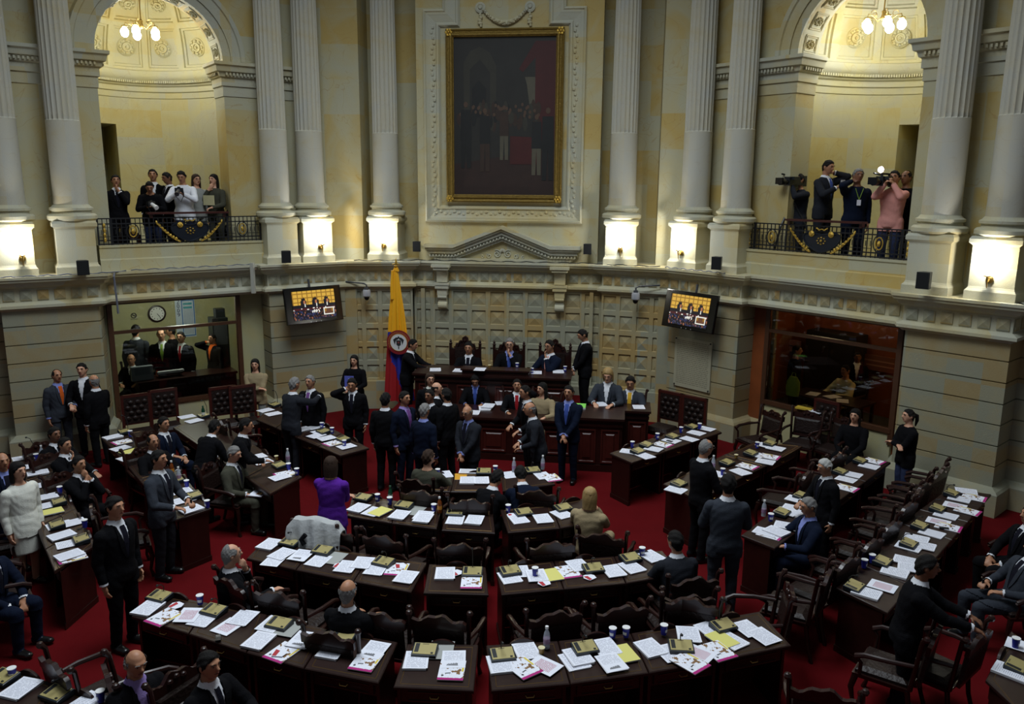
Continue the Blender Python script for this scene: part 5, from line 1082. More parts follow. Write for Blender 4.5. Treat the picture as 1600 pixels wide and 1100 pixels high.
for k,px,py,z,da,wh in(('text',806,580,BZ,.1,'on the presiding bench before the middle man'),('sheet',750,577,BZ+.12,0,'on the presiding bench near the left seated man'),('cup',808,575,BZ+.1,0,'on the presiding bench beside the middle man'),('cup',831,583,BZ,0,'on the presiding bench before the right seated man'),('snack',765,575,BZ+.1,0,'on the presiding bench left of the middle man'),
  ('sheet',838,582,BZ,.1,'on the presiding bench before the right seated man'),('text',872,581,BZ,.1,'at the right end of the presiding bench'),('cup',883,580,BZ,0,'at the right end of the presiding bench'),('text',717,579,BZ,0,'on the presiding bench left of its raised ledge'),('text',680,578,BZ,.2,'at the left end of the presiding bench'),
  ('thick',757,639,SBZ,.2,'on the secretaries\' bench, lowest of the pile'),('thick',763,635,SBZ+.03,-.1,'on the secretaries\' bench, topmost of the pile'),('sheet',783,630,SBZ,.3,'on the secretaries\' bench right of the pile'),('sheet',797,631,SBZ,-.4,'on the secretaries\' bench before the man resting his head'),('yellow',803,630,SBZ+.01,.3,'on the secretaries\' bench among loose sheets'),
  ('text',848,638,SBZ,.2,'on the secretaries\' bench before the woman in beige'),('text',862,641,SBZ,-.1,'on the secretaries\' bench right of the beige woman\'s hand'),('green',906,636,SIDEZ,0,'on the dark side bench behind the man in navy'),('text',938,632,SIDEZ,.3,'on the side bench before the woman in grey'),('sheet',998,636,SDZ,.1,'beside the man in the yellow tie'),
  ('text',740,645,SBZ,0,'at the front edge of the secretaries\' bench')):
    item(k,px,py,da,None,z,wh)
def label_items():
    from collections import defaultdict
    G=defaultdict(list)
    for o,k,D,p in ITEMS:
        if isinstance(D,str): tag(o,NAMES[k]+' '+D,CATS[k])
        else: G[(D['row'],D['idx'],NAMES[k])].append((o,k,D,p))
        o['group']={'papers':'papers lying on the desks','console':'gold voting consoles','cup':'cups on the desks','bottle':'bottles on the desks'}.get(CATS[k],CATS[k]+'s on the desks')
    for (row,idx,nm),L_ in G.items():
        D=L_[0][2]; a=D['a']; L_.sort(key=lambda q:q[3].x*math.cos(a)+q[3].y*math.sin(a)); n=len(L_)
        for i,(o,k,D,p) in enumerate(L_):
            pre='' if n==1 else ({2:['left ','right '],3:['leftmost ','middle ','rightmost ']}.get(n,['leftmost ','left middle ','right middle ','rightmost ']+['further ']*9)[i])
            w=D['where'] if D['n']==1 else '%s desk, %s'%(D['nth'],D['where'])
            tag(o,'%s%s on the %s'%(pre,nm,w) if D['n']>1 else '%s%s on the desk in %s'%(pre,nm,w),CATS[k])
label_items()
# ------------------------------------------------------------------ people
def interp(x,xs,ys): return np.interp(x,xs,ys)
SKIN={'l':mat('skin_light',srgb(200,150,122),.55,var=.06,vscale=12),'m':mat('skin_tan',srgb(172,122,92),.55,var=.06,vscale=12),'d':mat('skin_brown',srgb(126,84,60),.55,var=.06,vscale=12)}
HAIR={'k':mat('hair_black',srgb(14,11,10),.75,spec=.25,bump=.5,bscale=120),'b':mat('hair_brown',srgb(48,32,22),.7,spec=.25,bump=.5,bscale=120),'g':mat('hair_grey',srgb(116,114,112),.6,bump=.5,bscale=120),'w':mat('hair_white',srgb(176,176,172),.6,bump=.5,bscale=120),'y':mat('hair_blond',srgb(158,128,78),.5,bump=.5,bscale=120,var=.25,vscale=30)}
def cloth(name,c,**k): return mat('cloth_'+name,srgb(*c),.9,spec=.08,bump=.25,bscale=90,var=.12,vscale=5,**k)
CL=dict(black=cloth('black',(15,15,18)),navy=cloth('navy',(18,25,42)),char=cloth('charcoal',(36,38,44)),grey=cloth('grey',(52,56,64)),tweed=cloth('tweed',(66,66,56)),dgreen=cloth('dark_green',(36,44,40)),beige=cloth('beige',(150,134,104)),white=cloth('white',(216,216,206)),
 wshirt=cloth('white_shirt',(222,224,230)),bshirt=cloth('blue_shirt',(130,140,200)),lil=cloth('lilac',(150,130,190)),purple=cloth('purple',(84,36,140)),pink=cloth('pink',(214,150,140)),jeans=cloth('jeans',(48,56,84)),yel=cloth('yellow',(206,160,50)),orange=cloth('orange',(200,92,36)),red=cloth('red',(150,34,40)),green=cloth('green',(130,160,70)),blue=cloth('blue_tie',(60,80,150)),brown=cloth('brown',(70,52,40)),lgrey=cloth('light_grey',(140,142,138)),dtie=cloth('dark_tie',(24,24,34)),cream=cloth('cream',(196,190,150)),plum=cloth('plum',(110,70,130)))
SHOE=mat('shoe_black',srgb(14,13,13),.3)
ARM={'d':((.225,-.03,-.13),(.15,.25,0)),'f':((.13,-.30,.10),(.3,.2,-.3)),'c':((.03,-.23,-.03),(.5,.1,-.1)),'x':((-.10,-.20,.19),(.5,-.05,-.4)),'p':((.115,-.07,.58),(.5,-.2,-.4)),'h':((.03,-.17,.46),(.3,-.2,-.6)),'k':((.15,-.40,.22),(.5,.2,-.5)),'t':((.10,-.32,.04),(.5,.1,-.2)),'r':((.12,-.50,.26),(.2,0,-.6)),
 'u':((.06,-.25,.58),(.4,-.1,-.6)),'v':((.06,-.28,.33),(.5,.1,-.4)),'b':((.03,.19,-.02),(.5,.4,0)),'o':((.10,-.48,.44),(.5,0,-.3)),'q':((.20,-.10,-.02),(.6,.3,0)),'e':((.11,-.10,.60),(.6,-.2,-.2)),'l':((.35,-.35,.15),(.5,.2,-.4))}
def capd(V,a,b): 
    ab=b-a; t=np.clip(((V-a)@ab)/max(ab@ab,1e-9),0,1); return np.linalg.norm(V-(a+t[:,None]*ab),axis=1)
def submesh(name,V,F,mask,off,N,m,parent,smooth=True):
    f=F[mask]
    if len(f)==0: return None
    used,inv=np.unique(f,return_inverse=True); nv=V[used]+N[used]*(off[used][:,None] if hasattr(off,'__len__') else off); f=inv.reshape(f.shape)
    me=bpy.data.meshes.new(name); me.vertices.add(len(nv)); me.vertices.foreach_set('co',nv.astype(np.float32).ravel())
    me.loops.add(f.size); me.loops.foreach_set('vertex_index',f.astype(np.int32).ravel()); me.polygons.add(len(f)); me.polygons.foreach_set('loop_start',np.arange(0,f.size,4,dtype=np.int32)); me.polygons.foreach_set('loop_total',np.full(len(f),4,np.int32))
    me.update(calc_edges=True); me.polygons.foreach_set('use_smooth',[True]*len(f)); me.materials.append(m)
    o=bpy.data.objects.new(name,me); COL.objects.link(o); o.parent=parent; return o
PEOPLE=[]
def person(label,px,py,h=0,sit=False,z=0,H=1.72,arms='dd',lean=0,hy=0,hp=0,skin='m',hair='short',hc='k',top='black',bot=None,shirt='wshirt',tie='dtie',V=True,skirt=None,glasses=False,plane=None,vox=.0125,stance=0,xyo=None,twist=0,hem=None,legfwd=None,seat=.50,fat=1.0):
    bot=bot or top; rad=math.radians
    Rt=Matrix.Rotation(rad(twist),3,'Z')@Matrix.Rotation(rad(lean),3,'X')
    hip=Vector((0,0,seat if sit else .915))
    T=lambda p: hip+Rt@Vector(p)
    Rh=Matrix.Rotation(rad(twist+hy),3,'Z')@Matrix.Rotation(rad(lean*.45+hp),3,'X')
    nb=T((0,-.012,.575)); HC=nb+Rh@Vector((0,-.012,.10)); Hd=lambda p: HC+Rh@Vector(p)
    mb=MB(); caps=[]
    def cap(tg,a,b,ra,rb,n=12):
        a,b=Vector(a),Vector(b); d=(b-a); mb.tube([a,a+d*.25,a+d*.5,a+d*.75,b],[ra,ra*.8+rb*.25,(ra+rb)/2,rb*.8+ra*.25,rb],n); mb.ball(a,ra,10); mb.ball(b,rb,10); caps.append((tg,np.array(a),np.array(b),(ra+rb)/2))
    # torso
    rr=[(-.11,.150,.115),(-.03,.172*fat,.128*fat),(.08,.160*fat,.122*fat),(.20,.172*fat,.128*fat),(.31,.190,.130),(.39,.198,.118),(.445,.165,.095),(.485,.09,.07),(.53,.058,.058)]
    rings=[[tuple(T((w*math.cos(2*math.pi*j/20)*(1),d*math.sin(2*math.pi*j/20)*(1 if math.sin(2*math.pi*j/20)>0 else 1.02),zz))) for j in range(20)] for zz,w,d in rr]
    mb.loft(rings); caps+= [('torso',np.array(T((0,0,-.06))),np.array(T((0,0,.40))),.13),('torso',np.array(T((-.09,0,.36))),np.array(T((.09,0,.36))),.10)]
    cap('neck',T((0,.0,.47)),HC+Rh@Vector((0,.02,-.06)),.058,.054)
    # head
    mb.ball(HC,(.077,.095,.108),16,Rh); mb.ball(Hd((0,-.028,-.052)),(.056,.062,.062),12,Rh); mb.ball(Hd((0,-.058,-.085)),(.028,.026,.024),8,Rh)
    mb.tube([Hd((0,-.088,.022)),Hd((0,-.102,-.005)),Hd((0,-.114,-.022))],[.010,.012,.016],8); mb.ball(Hd((0,-.102,-.026)),(.017,.014,.010),8,Rh)
    mb.ball(Hd((0,-.082,.034)),(.05,.016,.012),8,Rh)
    for s in(-1,1): mb.ball(Hd((s*.079,.008,-.008)),(.012,.020,.032),8,Rh)
    caps.append(('head',np.array(Hd((0,0,.01))),np.array(Hd((0,-.02,-.05))),.09))
    # legs
    feet=[]
    for s in(-1,1):
        hj=hip+Vector((s*.095,0,-.02)); 
        if sit:
            kf=legfwd or .42; kn=Vector((s*.13,-kf,.50)); an=Vector((s*.13,-kf+.02,.09))
        else:
            st_=stance*s; kn=Vector((s*.10,-.02-st_*.14,.49)); an=Vector((s*.105,.02-st_*.26,.085))
        cap('thigh',hj,kn,.092*fat,.062); cap('calf',kn,an,.060,.046); 
        ft=an+Vector((s*.02,-.14,-.045)); 
        mb.ball(an+Vector((0,.02,-.04)),(.042,.055,.045),10); mb.tube([an+Vector((0,.02,-.045)),an+Vector((s*.01,-.07,-.05)),ft],[.040,.042,.032],10); mb.ball(ft,(.040,.04,.03),8)
        caps.append(('foot',np.array(an+Vector((0,.03,-.05))),np.array(ft),.04))
    # arms and hands
    HANDS=[]
    for i,s in enumerate((-1,1)):
        code=arms[i] if len(arms)>1 else arms; tg_,hint=ARM[code]
        S_=T((s*.178,0,.405)); tgt=T((s*tg_[0],tg_[1],tg_[2])); l1,l2=.275,.25
        dv=tgt-S_; dl=min(dv.length,l1+l2-.01); dv=dv.normalized(); tgt=S_+dv*dl
        a_=(l1*l1-l2*l2+dl*dl)/(2*dl); hh=math.sqrt(max(l1*l1-a_*a_,0)); hv=Rt@Vector((s*hint[0],hint[1],hint[2])); hv=(hv-dv*hv.dot(dv)).normalized(); E_=S_+dv*a_+hv*hh
        cap('uarm',S_,E_,.060,.047); cap('farm',E_,tgt,.044,.029)
        ax=(tgt-E_).normalized(); 
        if code in 'cxbt': ax=(ax+(Rt@Vector((-s*.5,0,-.15)))).normalized()
        if code=='h': ax=(ax+(Rt@Vector((-s*.3,.2,.3)))).normalized()
        if code in 'kr': ax=(ax+Vector((0,0,-.15))).normalized()
        side=(Rt@Vector((0,1,0))).cross(ax) if code in 'dq' else ax.cross(Vector((0,0,1)))
        if side.length<.1: side=Vector((1,0,0))
        side.normalize(); nn=side.cross(ax).normalized()
        if code in 'dq': side,nn=nn,side
        if nn.z>0 and code not in 'dq': nn=-nn       # nn: palm side, fingers curl towards it
        if code in 'dq' and nn.dot(Rt@Vector((-s,0,0)))<0: nn=-nn
        if code in 'phe' : nn=((HC-tgt).normalized()-ax*((HC-tgt).normalized().dot(ax))).normalized(); side=ax.cross(nn)
        MH=Matrix((side,ax,nn)).transposed()
        pc=tgt+ax*.045; mb.ball(pc,(.040,.052,.018),10,MH); curl={'d':.5,'q':.6,'k':.35,'t':.6,'f':.9,'v':.9,'u':.9,'p':1.0}.get(code,.6)
        for f_,(ox,ln) in enumerate(((-.032,.058),(-.011,.070),(.011,.066),(.031,.052))):
            b0=tgt+ax*.083+side*ox; d1=(ax*math.cos(curl*.6)+nn*math.sin(curl*.6)+side*ox*3.2).normalized(); b1=b0+d1*ln*.55; d2=(ax*math.cos(curl*1.5)+nn*math.sin(curl*1.5)+side*ox*3).normalized(); b2=b1+d2*ln*.5
            mb.tube([b0,b1,b2],[.0115,.0105,.0095],7); mb.ball(b2,.0095,6); mb.ball(b1,.0105,6)
        ts=-s if code in 'dq' else (s if side.dot(Rt@Vector((1,0,0)))*1>0 else -s); ts=-ts
        t0=tgt+ax*.02+side*ts*.03; t1=t0+(side*ts*.8+ax*.6+nn*.3).normalized()*.035; t2=t1+(ax*.8+nn*.5+side*ts*.2).normalized()*.03; mb.tube([t0,t1,t2],[.014,.012,.010],7); mb.ball(t2,.010,6)
        caps.append(('hand',np.array(tgt+ax*.01),np.array(tgt+ax*.14),.04)); HANDS.append((tgt+ax*.08,ax,nn))
    if skirt is not None:
        zs=skirt; rg=[]
        for zz,w,d in((1.02,.17,.13),(.93,.185,.145),(.78,.19,.15),(.62,.18,.15),(zs,.175,.15)): rg.append([(w*math.cos(2*math.pi*j/20),d*math.sin(2*math.pi*j/20),zz) for j in range(20)])
        mb.loft(rg[::-1])
    tmp=mb.build('tmp',SKIN[skin]); md=tmp.modifiers.new('r','REMESH'); md.mode='VOXEL'; md.voxel_size=vox; sm=tmp.modifiers.new('s','SMOOTH'); sm.iterations=1; sm.factor=.5
    bpy.context.view_layer.update(); dg=bpy.context.evaluated_depsgraph_get(); me=bpy.data.meshes.new_from_object(tmp.evaluated_get(dg)); old=tmp.data; bpy.data.objects.remove(tmp); bpy.data.meshes.remove(old)
    me.name='body'; n=len(me.vertices); Vv=np.empty(n*3,np.float32); me.vertices.foreach_get('co',Vv); Vv=Vv.reshape(-1,3).astype(float); Nn=np.empty(n*3,np.float32); me.vertices.foreach_get('normal',Nn); Nn=Nn.reshape(-1,3).astype(float)
    nl=np.empty(len(me.loops),np.int32); me.loops.foreach_get('vertex_index',nl); Fq=nl.reshape(-1,4)
    me.polygons.foreach_set('use_smooth',[True]*len(me.polygons)); me.materials.clear(); me.materials.append(SKIN[skin])
    body=bpy.data.objects.new('person',me); COL.objects.link(body)
    D=np.stack([capd(Vv,a,b)-r for _,a,b,r in caps],1); tg=np.array([c[0] for c in caps])[D.argmin(1)]
    RtI=np.array(Rt.inverted()); TL=(Vv-np.array(hip))@RtI.T; HL=(Vv-np.array(HC))@np.array(Rh.inverted()).T
    isL=lambda *k: np.isin(tg,k); fm=lambda vm: vm[Fq].all(1); fa=lambda vm: vm[Fq].any(1)
    torso=isL('torso')|(isL('neck')&(TL[:,2]<.49)); arm_=isL('uarm','farm'); leg=isL('thigh','calf'); foot=isL('foot'); hand=isL('hand'); head=isL('head')
    hemz=hem if hem is not None else (-.06 if sit else -.17)
    rng=np.random.RandomState(int(px*7+py)%9999); wr=.0014*np.sin(Vv[:,2]*55+Vv[:,0]*30+3*np.sin(Vv[:,1]*40))
    vz=(TL[:,2]-.15)/.34; vreg=torso&(TL[:,1]<-.02)&(TL[:,2]>.15)&(np.abs(TL[:,0])<.012+.052*np.clip(vz,0,1)) if V else np.zeros(n,bool)
    coll=(torso|isL('neck'))&(TL[:,2]>.485)&(TL[:,2]<.535)&(np.hypot(TL[:,0],TL[:,1])<.082)
    jk=((torso&~coll)|arm_|(isL('thigh')&(TL[:,2]>hemz)))&(TL[:,2]>hemz-.01)
    jk=jk|arm_
    fj=fa(jk)&~fm(vreg|coll)&~fa(hand|head)
    submesh({'white':'jacket'}.get(top,'jacket') if V else 'top',Vv,Fq,fj,.012+wr+.012*np.clip((.05-TL[:,2])/.2,0,1)*(~arm_),Nn,CL[top],body)
    lg=(leg|(torso&(TL[:,2]<.03)))
    if skirt is not None: submesh('skirt',Vv,Fq,fa(lg&(Vv[:,2]>skirt-.01))&(Vv[Fq][:,:,2].mean(1)>skirt-.01),.008,Nn,CL[bot],body)
    else: submesh('trousers',Vv,Fq,fa(lg)&~fa(hand),.009+wr*.8,Nn,CL[bot],body)
    submesh('shoes',Vv,Fq,fa(foot)&(Vv[Fq][:,:,2].mean(1)<.10),.007,Nn,SHOE,body)
    if V:
        submesh('shirt',Vv,Fq,fa(vreg|coll)&~fa(head),.009,Nn,CL[shirt],body)
        if tie: submesh('tie',Vv,Fq,fa(vreg&(np.abs(TL[:,0])<.020+.01*(.45-TL[:,2]))&(TL[:,2]<.47)),.019,Nn,CL[tie],body)
        m2=MB()   # lapels along both edges of the opening
        for s in(-1,1):
            a0,b0=[],[]
            for k in range(9):
                zz=.14+.355*k/8; xx=.006+.060*k/8; f_=fm(torso|isL('neck'))
                for lst,x_ in((a0,xx),(b0,xx+.012+.034*math.sin(math.pi*min(1,k/7.5))**.7)):
                    cand=(np.abs(TL[:,0]-s*x_)<.016)&(np.abs(TL[:,2]-zz)<.016)&(torso|isL('neck')); yy=TL[cand,1].min() if cand.any() else -.12
                    lst.append((s*x_,yy,zz))
            for q in range(1,8):
                for lst in(a0,b0): lst[q]=(lst[q][0],(lst[q-1][1]+lst[q][1]+lst[q+1][1])/3,lst[q][2])
            rg=[[T((a[0],a[1]-.012,a[2])),T((a[0],a[1]-.024,a[2])),T((b[0],b[1]-.022,b[2])),T((b[0],b[1]-.010,b[2]))] for a,b in zip(a0,b0)]
            m2.loft(rg if s>0 else [r_[::-1] for r_ in rg])
        m2.build('lapels',CL[top],body,smooth=False)
        cuff=isL('farm')&(np.min([capd(Vv,c[1],c[1]) for c in caps if c[0]=='hand'],0)<.045); submesh('cuffs',Vv,Fq,fa(cuff)&~fa(hand),.015,Nn,CL[shirt],body)
    q=HL; hl=q[:,2]-interp(q[:,1],[-.1,-.075,-.055,-.035,.0,.03,.06,.1],[.080,.066,.040,-.005,-.03,-.07,-.10,-.11]); hm=(head|isL('neck'))&(hl>0)&(q[:,2]>-.125)&~((np.abs(q[:,0])>.083)&(q[:,2]<.022)&(q[:,1]<.04))
    if hair=='bald': hm&=(q[:,2]<.045)&(q[:,1]>-.035)
    if hair=='thin': hm&=~((q[:,1]<.015)&(q[:,2]>.05)&(np.abs(q[:,0])<.05))
    ho=.010+.004*np.sin(q[:,0]*160+q[:,1]*90)*np.cos(q[:,2]*140) if hair in('bald','thin') else .012+.006*np.sin(q[:,0]*90+q[:,1]*60)*np.cos(q[:,2]*80)
    ho=ho*np.clip(hl/.030,.12,1)
    hb=submesh('hair',Vv,Fq,fm(hm),ho,Nn,HAIR[hc],body)
    if hair in('long','bob','pony','bun'):
        m2=MB()
        if hair in('long','bob'):
            L_={'long':-.34,'bob':-.15}[hair]; rg=[]
            for k in range(9):
                f=k/8; zz=.06+(L_-.06)*f; w=(.086+.016*math.sin(min(1,f*2.2)*math.pi/2))*(1-.12*f); ring=[]
                for j in range(22):
                    a=math.pi*(-.13+1.26*j/21); ring.append(tuple(Hd((w*1.0*math.cos(a),(.015+.0*f)+w*1.02*math.sin(a)+.012*f+.004*math.sin(j*2.1+k),zz))))
                for j in range(22):
                    a=math.pi*(-.13+1.26*(21-j)/21); ring.append(tuple(Hd((w*.80*math.cos(a),.015+w*.78*math.sin(a)+.012*f,zz))))
                rg.append(ring)
            m2.loft(rg[::-1]); m2.ball(Hd((0,.015,.045)),(.088,.096,.080),14,Rh)
        if hair=='pony': m2.tube([Hd((0,.09,.03)),Hd((0,.14,.0)),Hd((0,.15,-.08)),Hd((0,.13,-.18))],[.02,.032,.03,.01],8)
        if hair=='bun': m2.ball(Hd((0,.11,.03)),.04,10)
        m2.build('back_hair',HAIR[hc],body,smooth=True)
    for s in(-1,1):
        m2=MB(); m2.ball(Hd((s*.031,-.083,.012)),(.010,.005,.005),8,Rh); m2.mi=1; m2.ball(Hd((s*.031,-.0865,.012)),(.0065,.004,.0055),6,Rh); m2.build('eye',[mat('eye_white',srgb(112,102,96),.9),mat('iris',srgb(24,16,12),.2)],body,smooth=True)
        m2=MB(); m2.tube([Hd((s*.016,-.097,.032)),Hd((s*.032,-.096,.038)),Hd((s*.050,-.084,.032))],.0045,5); m2.build('eyebrow',HAIR['k' if hc=='y' else hc],body)
    m2=MB(); m2.tube([Hd((-.024,-.083,-.056)),Hd((0,-.094,-.054)),Hd((.024,-.083,-.056))],[.003,.0065,.003],6); m2.build('mouth',mat('lips',srgb(120,60,54),.5),body)
    if glasses:
        m2=MB()
        for s in(-1,1): m2.tube([Hd((s*.033+.021*math.cos(k*.7),-.106,.010+.015*math.sin(k*.7))) for k in range(10)],.003,5); m2.tube([Hd((s*.054,-.104,.014)),Hd((s*.080,-.06,.012)),Hd((s*.084,.0,.008))],.0028,5)
        m2.tube([Hd((-.012,-.108,.012)),Hd((.012,-.108,.012))],.003,5); m2.build('glasses',mat('glasses_frame',srgb(20,18,18),.3),body)
    topl=HC+Rh@Vector((0,0,.115)); r=rad(h)
    if plane:
        P=onplane(px,py,*plane); s=max(.86,min(1.1,(P.z-z)/topl.z)); zb=P.z-topl.z*s; 
    else: s=H/1.72; P=at(px,py,z+topl.z*s); zb=z
    off_=Matrix.Rotation(r,3,'Z')@Vector((topl.x,topl.y,0))*s
    body.location=(P.x-off_.x,P.y-off_.y,zb); body.rotation_euler=(0,0,r); body.scale=(s,s,s)
    tag(body,label,'person'); Mw=Matrix.Translation(body.location)@Matrix.Rotation(r,4,'Z')@Matrix.Scale(s,4)
    PEOPLE.append((body,sit,z,r,label)); return body,Mw,HANDS,(HC,Rh)
# ------------------------------------------------------------------ the people, group by group
PL=lambda fr,o:(fr.P(0,o,0),fr.P(1,o,0))
PR={}
def P_(key,*a,**k): PR[key]=person(*a,**k)
bl,br_=PL(FRl,1.0),PL(FRr,1.0); VB=.0135
P_('bl1','person in a dark suit, hand at his chin, leftmost on the left balcony',180,273,40,z=3.5,plane=bl,arms='dh',top='black',vox=VB)
P_('bl2','person in black shirt bending over a camera with a pale lens, left balcony',233,284,30,z=3.5,plane=PL(FRl,.85),arms='vv',lean=24,hp=20,top='black',bot='jeans',V=False,vox=VB)
P_('bl3','person in dark suit and white shirt standing at the back of the left balcony',238,264,25,z=3.5,plane=PL(FRl,1.7),top='black',tie=None,vox=VB)
P_('bl4','person in dark jacket behind the white shirt on the left balcony',258,269,-30,z=3.5,plane=PL(FRl,1.35),top='black',skin='d',hp=15,vox=VB)
P_('bl5','person in white shirt holding a black camera, middle of the left balcony',282,267,15,z=3.5,plane=PL(FRl,.9),arms='vv',hp=22,top='wshirt',bot='jeans',V=False,vox=VB)
P_('bl6','person with long light brown hair and glasses in a grey coat, left balcony',306,272,55,z=3.5,plane=PL(FRl,1.15),top='lgrey',V=False,hair='long',hc='b',glasses=True,skin='l',vox=VB)
P_('bl7','person with long dark hair and scarf holding a folder, left balcony',333,272,-10,z=3.5,plane=PL(FRl,1.1),arms='hf',top='tweed',V=False,hair='long',hc='k',skin='l',vox=VB)
P_('bl8','person in dark suit and yellow tie sitting at the right of the left balcony',361,300,-75,sit=True,z=3.5,plane=PL(FRl,1.15),arms='tt',top='black',tie='yel',seat=.66,vox=VB)
P_('br1','person in a dark jacket behind a video camera on a tripod, right balcony',1250,271,-60,z=3.5,plane=PL(FRr,1.1),arms='uu',top='char',V=False,vox=VB)
P_('br2','person in grey suit and blue tie reading a note on the phone, right balcony',1297,250,40,z=3.5,plane=PL(FRr,.95),arms='vp',hp=12,top='char',tie='blue',vox=VB)
P_('br3','smiling person in navy vest with badge on green lanyard, right balcony',1342,263,5,z=3.5,plane=PL(FRr,.95),arms='pd',top='navy',V=False,hc='g',skin='d',vox=VB)
P_('br4','person in pink shirt and jeans with a lit camera on the shoulder, right balcony',1399,266,-35,z=3.5,plane=PL(FRr,.9),arms='uu',top='pink',bot='jeans',V=False,vox=VB)
P_('br5','balding person in dark jacket at the right end of the right balcony',1417,266,-50,z=3.5,plane=PL(FRr,1.25),top='black',V=False,hair='thin',skin='d',vox=VB)
# behind the clock window
wl=lambda o:PL(FRl,o)
P_('wl1','person in grey suit seen from behind beyond the clock window',211,507,190,z=.2,plane=wl(1.9),top='grey',vox=.014)
P_('wl2','bald person with a green tie behind the clock window',251,514,25,z=.2,plane=wl(1.5),top='black',tie='green',hair='thin',skin='l',vox=.014)
P_('wl3','person in black standing at the back behind the clock window',266,509,-60,z=.2,plane=wl(2.1),top='black',V=False,vox=.014)
P_('wl4','person in black suit and striped red tie behind the clock window',282,518,5,z=.2,plane=wl(1.4),top='black',tie='red',skin='l',vox=.014)
P_('wl5','person in dark jacket and orange shirt behind the right end of the clock window',331,521,-20,z=.2,plane=wl(1.4),top='black',shirt='orange',tie=None,arms='pd',vox=.014)
P_('wl6','person seated behind the grey monitor at the left of the clock window',204,553,20,sit=True,z=.2,plane=wl(1.55),top='black',hair='bald',arms='kk',vox=.014)
P_('wl7','person in orange tie seated behind the desk inside the clock window',246,550,15,sit=True,z=.2,plane=wl(1.55),top='black',tie='orange',arms='kk',vox=.014)
# behind the dark window
wr_=lambda o:PL(FRr,o)
P_('wr1','person in dark clothes standing at the left behind the dark window',1246,539,70,z=.2,plane=wr_(1.6),top='black',bot='black',V=False,vox=.014)
P_('wr2','person in dark jacket and pale shirt standing at the right behind the dark window',1341,550,-10,z=.2,plane=wr_(2.6),top='black',tie=None,skin='d',vox=.014)
P_('wr3','person in pale top sitting behind the dark window',1322,570,-60,sit=True,z=.2,plane=wr_(2.15),top='cream',V=False,arms='kk',vox=.014)
# left side of the floor
P_('l1','balding person in grey suit and orange tie by the left wall',88,577,60,H=1.70,top='grey',shirt='bshirt',tie='orange',hair='thin',skin='m',arms='df')
P_('l2','tall person in black suit facing two others by the left wall',127,567,15,H=1.80,top='black',tie=None,skin='l',arms='fd')
P_('l3','bald person in black shaking hands by the left wall, back to the camera',146,585,-110,H=1.70,top='black',hair='bald',hc='g',skin='m',arms='fd')
P_('l4','person seated in the outer left row nearest the wall, head bowed',84,667,70,sit=True,top='black',arms='kk',skin='d')
P_('l5','person seated in the outer left row with a lit phone in hand',100,683,80,sit=True,top='black',arms='hk')
P_('l6','person in dark suit with white cuffs, hands folded at the face, outer left row',122,712,75,sit=True,top='black',arms='hh',skin='m')
P_('l7','person with orange-lit face and navy suit at the left edge of the photo',2,707,60,sit=False,H=1.66,top='navy',shirt='bshirt',hair='thin',skin='m')
P_('l8','person with black hair in a white suit standing at the outer left desks',27,722,75,H=1.66,top='white',bot='white',skirt=.50,V=False,hair='bob',hc='k',skin='l',arms='dd',vox=.011)
P_('l9','person in a black suit standing near the lower left aisle, facing right',178,775,75,H=1.78,top='black',skin='m',arms='dd',vox=.011)
P_('l10','person in grey suit standing with a phone in hand in the left aisle',247,703,85,H=1.74,top='grey',bot='char',skin='m',arms='ff',vox=.011,tie='dtie')
P_('l11','person with thinning hair in black seated at the third left row',238,678,60,sit=True,top='black',hair='thin',skin='m',arms='kk')
P_('l12','person in dark suit seated sideways at the second left row, hand raised',255,651,70,sit=True,top='navy',arms='kf',skin='m')
P_('l13','person in black bending over the second left row, back to the camera',336,655,160,H=1.60,lean=25,top='black',hc='k',arms='kk')
P_('l14','person in black standing in profile over the second left row',385,653,110,H=1.66,lean=14,top='black',arms='kf',skin='m')
P_('l15','grey-haired person in tweed seated reading a booklet at the second left row',368,697,85,sit=True,top='tweed',hc='g',arms='ff',skin='l',vox=.011,hp=15)
P_('l16','person with long dark hair and arms crossed by the left stone pier',398,561,15,H=1.62,top='beige',bot='lgrey',V=False,hair='long',hc='k',skin='l',arms='xx')
P_('l17','white-haired person in dark grey suit embracing a colleague, back to the camera',460,589,150,H=1.76,top='char',hc='g',arms='oo',lean=8)
P_('l18','grey-haired person with lilac tie being embraced left of the dais',484,586,-10,H=1.70,top='black',tie='plum',hc='g',skin='m',arms='dd')
P_('l19','person in black suit with a phone at the ear left of the flag',549,591,5,H=1.68,top='black',arms='pd',skin='m',hp=15)
P_('l20','person in black holding up a blue notebook by the coffered wall',553,555,0,H=1.60,top='black',V=False,hair='long',skin='l',arms='ff')
# cluster before the dais
P_('c1','person in black seen from behind, left of the group before the dais',602,613,175,H=1.70,top='black')
P_('c2','person in navy suit and lilac shirt facing right in the standing group',632,611,60,H=1.72,top='navy',shirt='lil',tie='plum',skin='m')
P_('c3','person with glasses in white blouse behind the standing group',672,583,25,H=1.62,z=.1,top='black',shirt='white',tie=None,hair='bob',hc='b',glasses=True,skin='l')
P_('c4','bald person behind the standing group left of the dais',682,597,100,H=1.66,top='black',hair='bald',skin='l')
P_('c5','person with dark hair in the middle of the standing group facing left',671,608,-20,H=1.66,top='black',skin='d')
P_('c6','person in dark suit with back turned at the right of the standing group',697,606,-120,H=1.70,top='black',skin='m')
P_('c7','grey-haired person in navy suit with back to the camera, front of the group',663,630,155,H=1.66,top='navy',hc='g',shirt='bshirt')
P_('c8','bald person in glasses and grey suit with hands clasped before the dais',729,634,-25,H=1.62,top='char',shirt='bshirt',hair='bald',hc='g',glasses=True,skin='m',arms='cc',hp=12,fat=1.12)
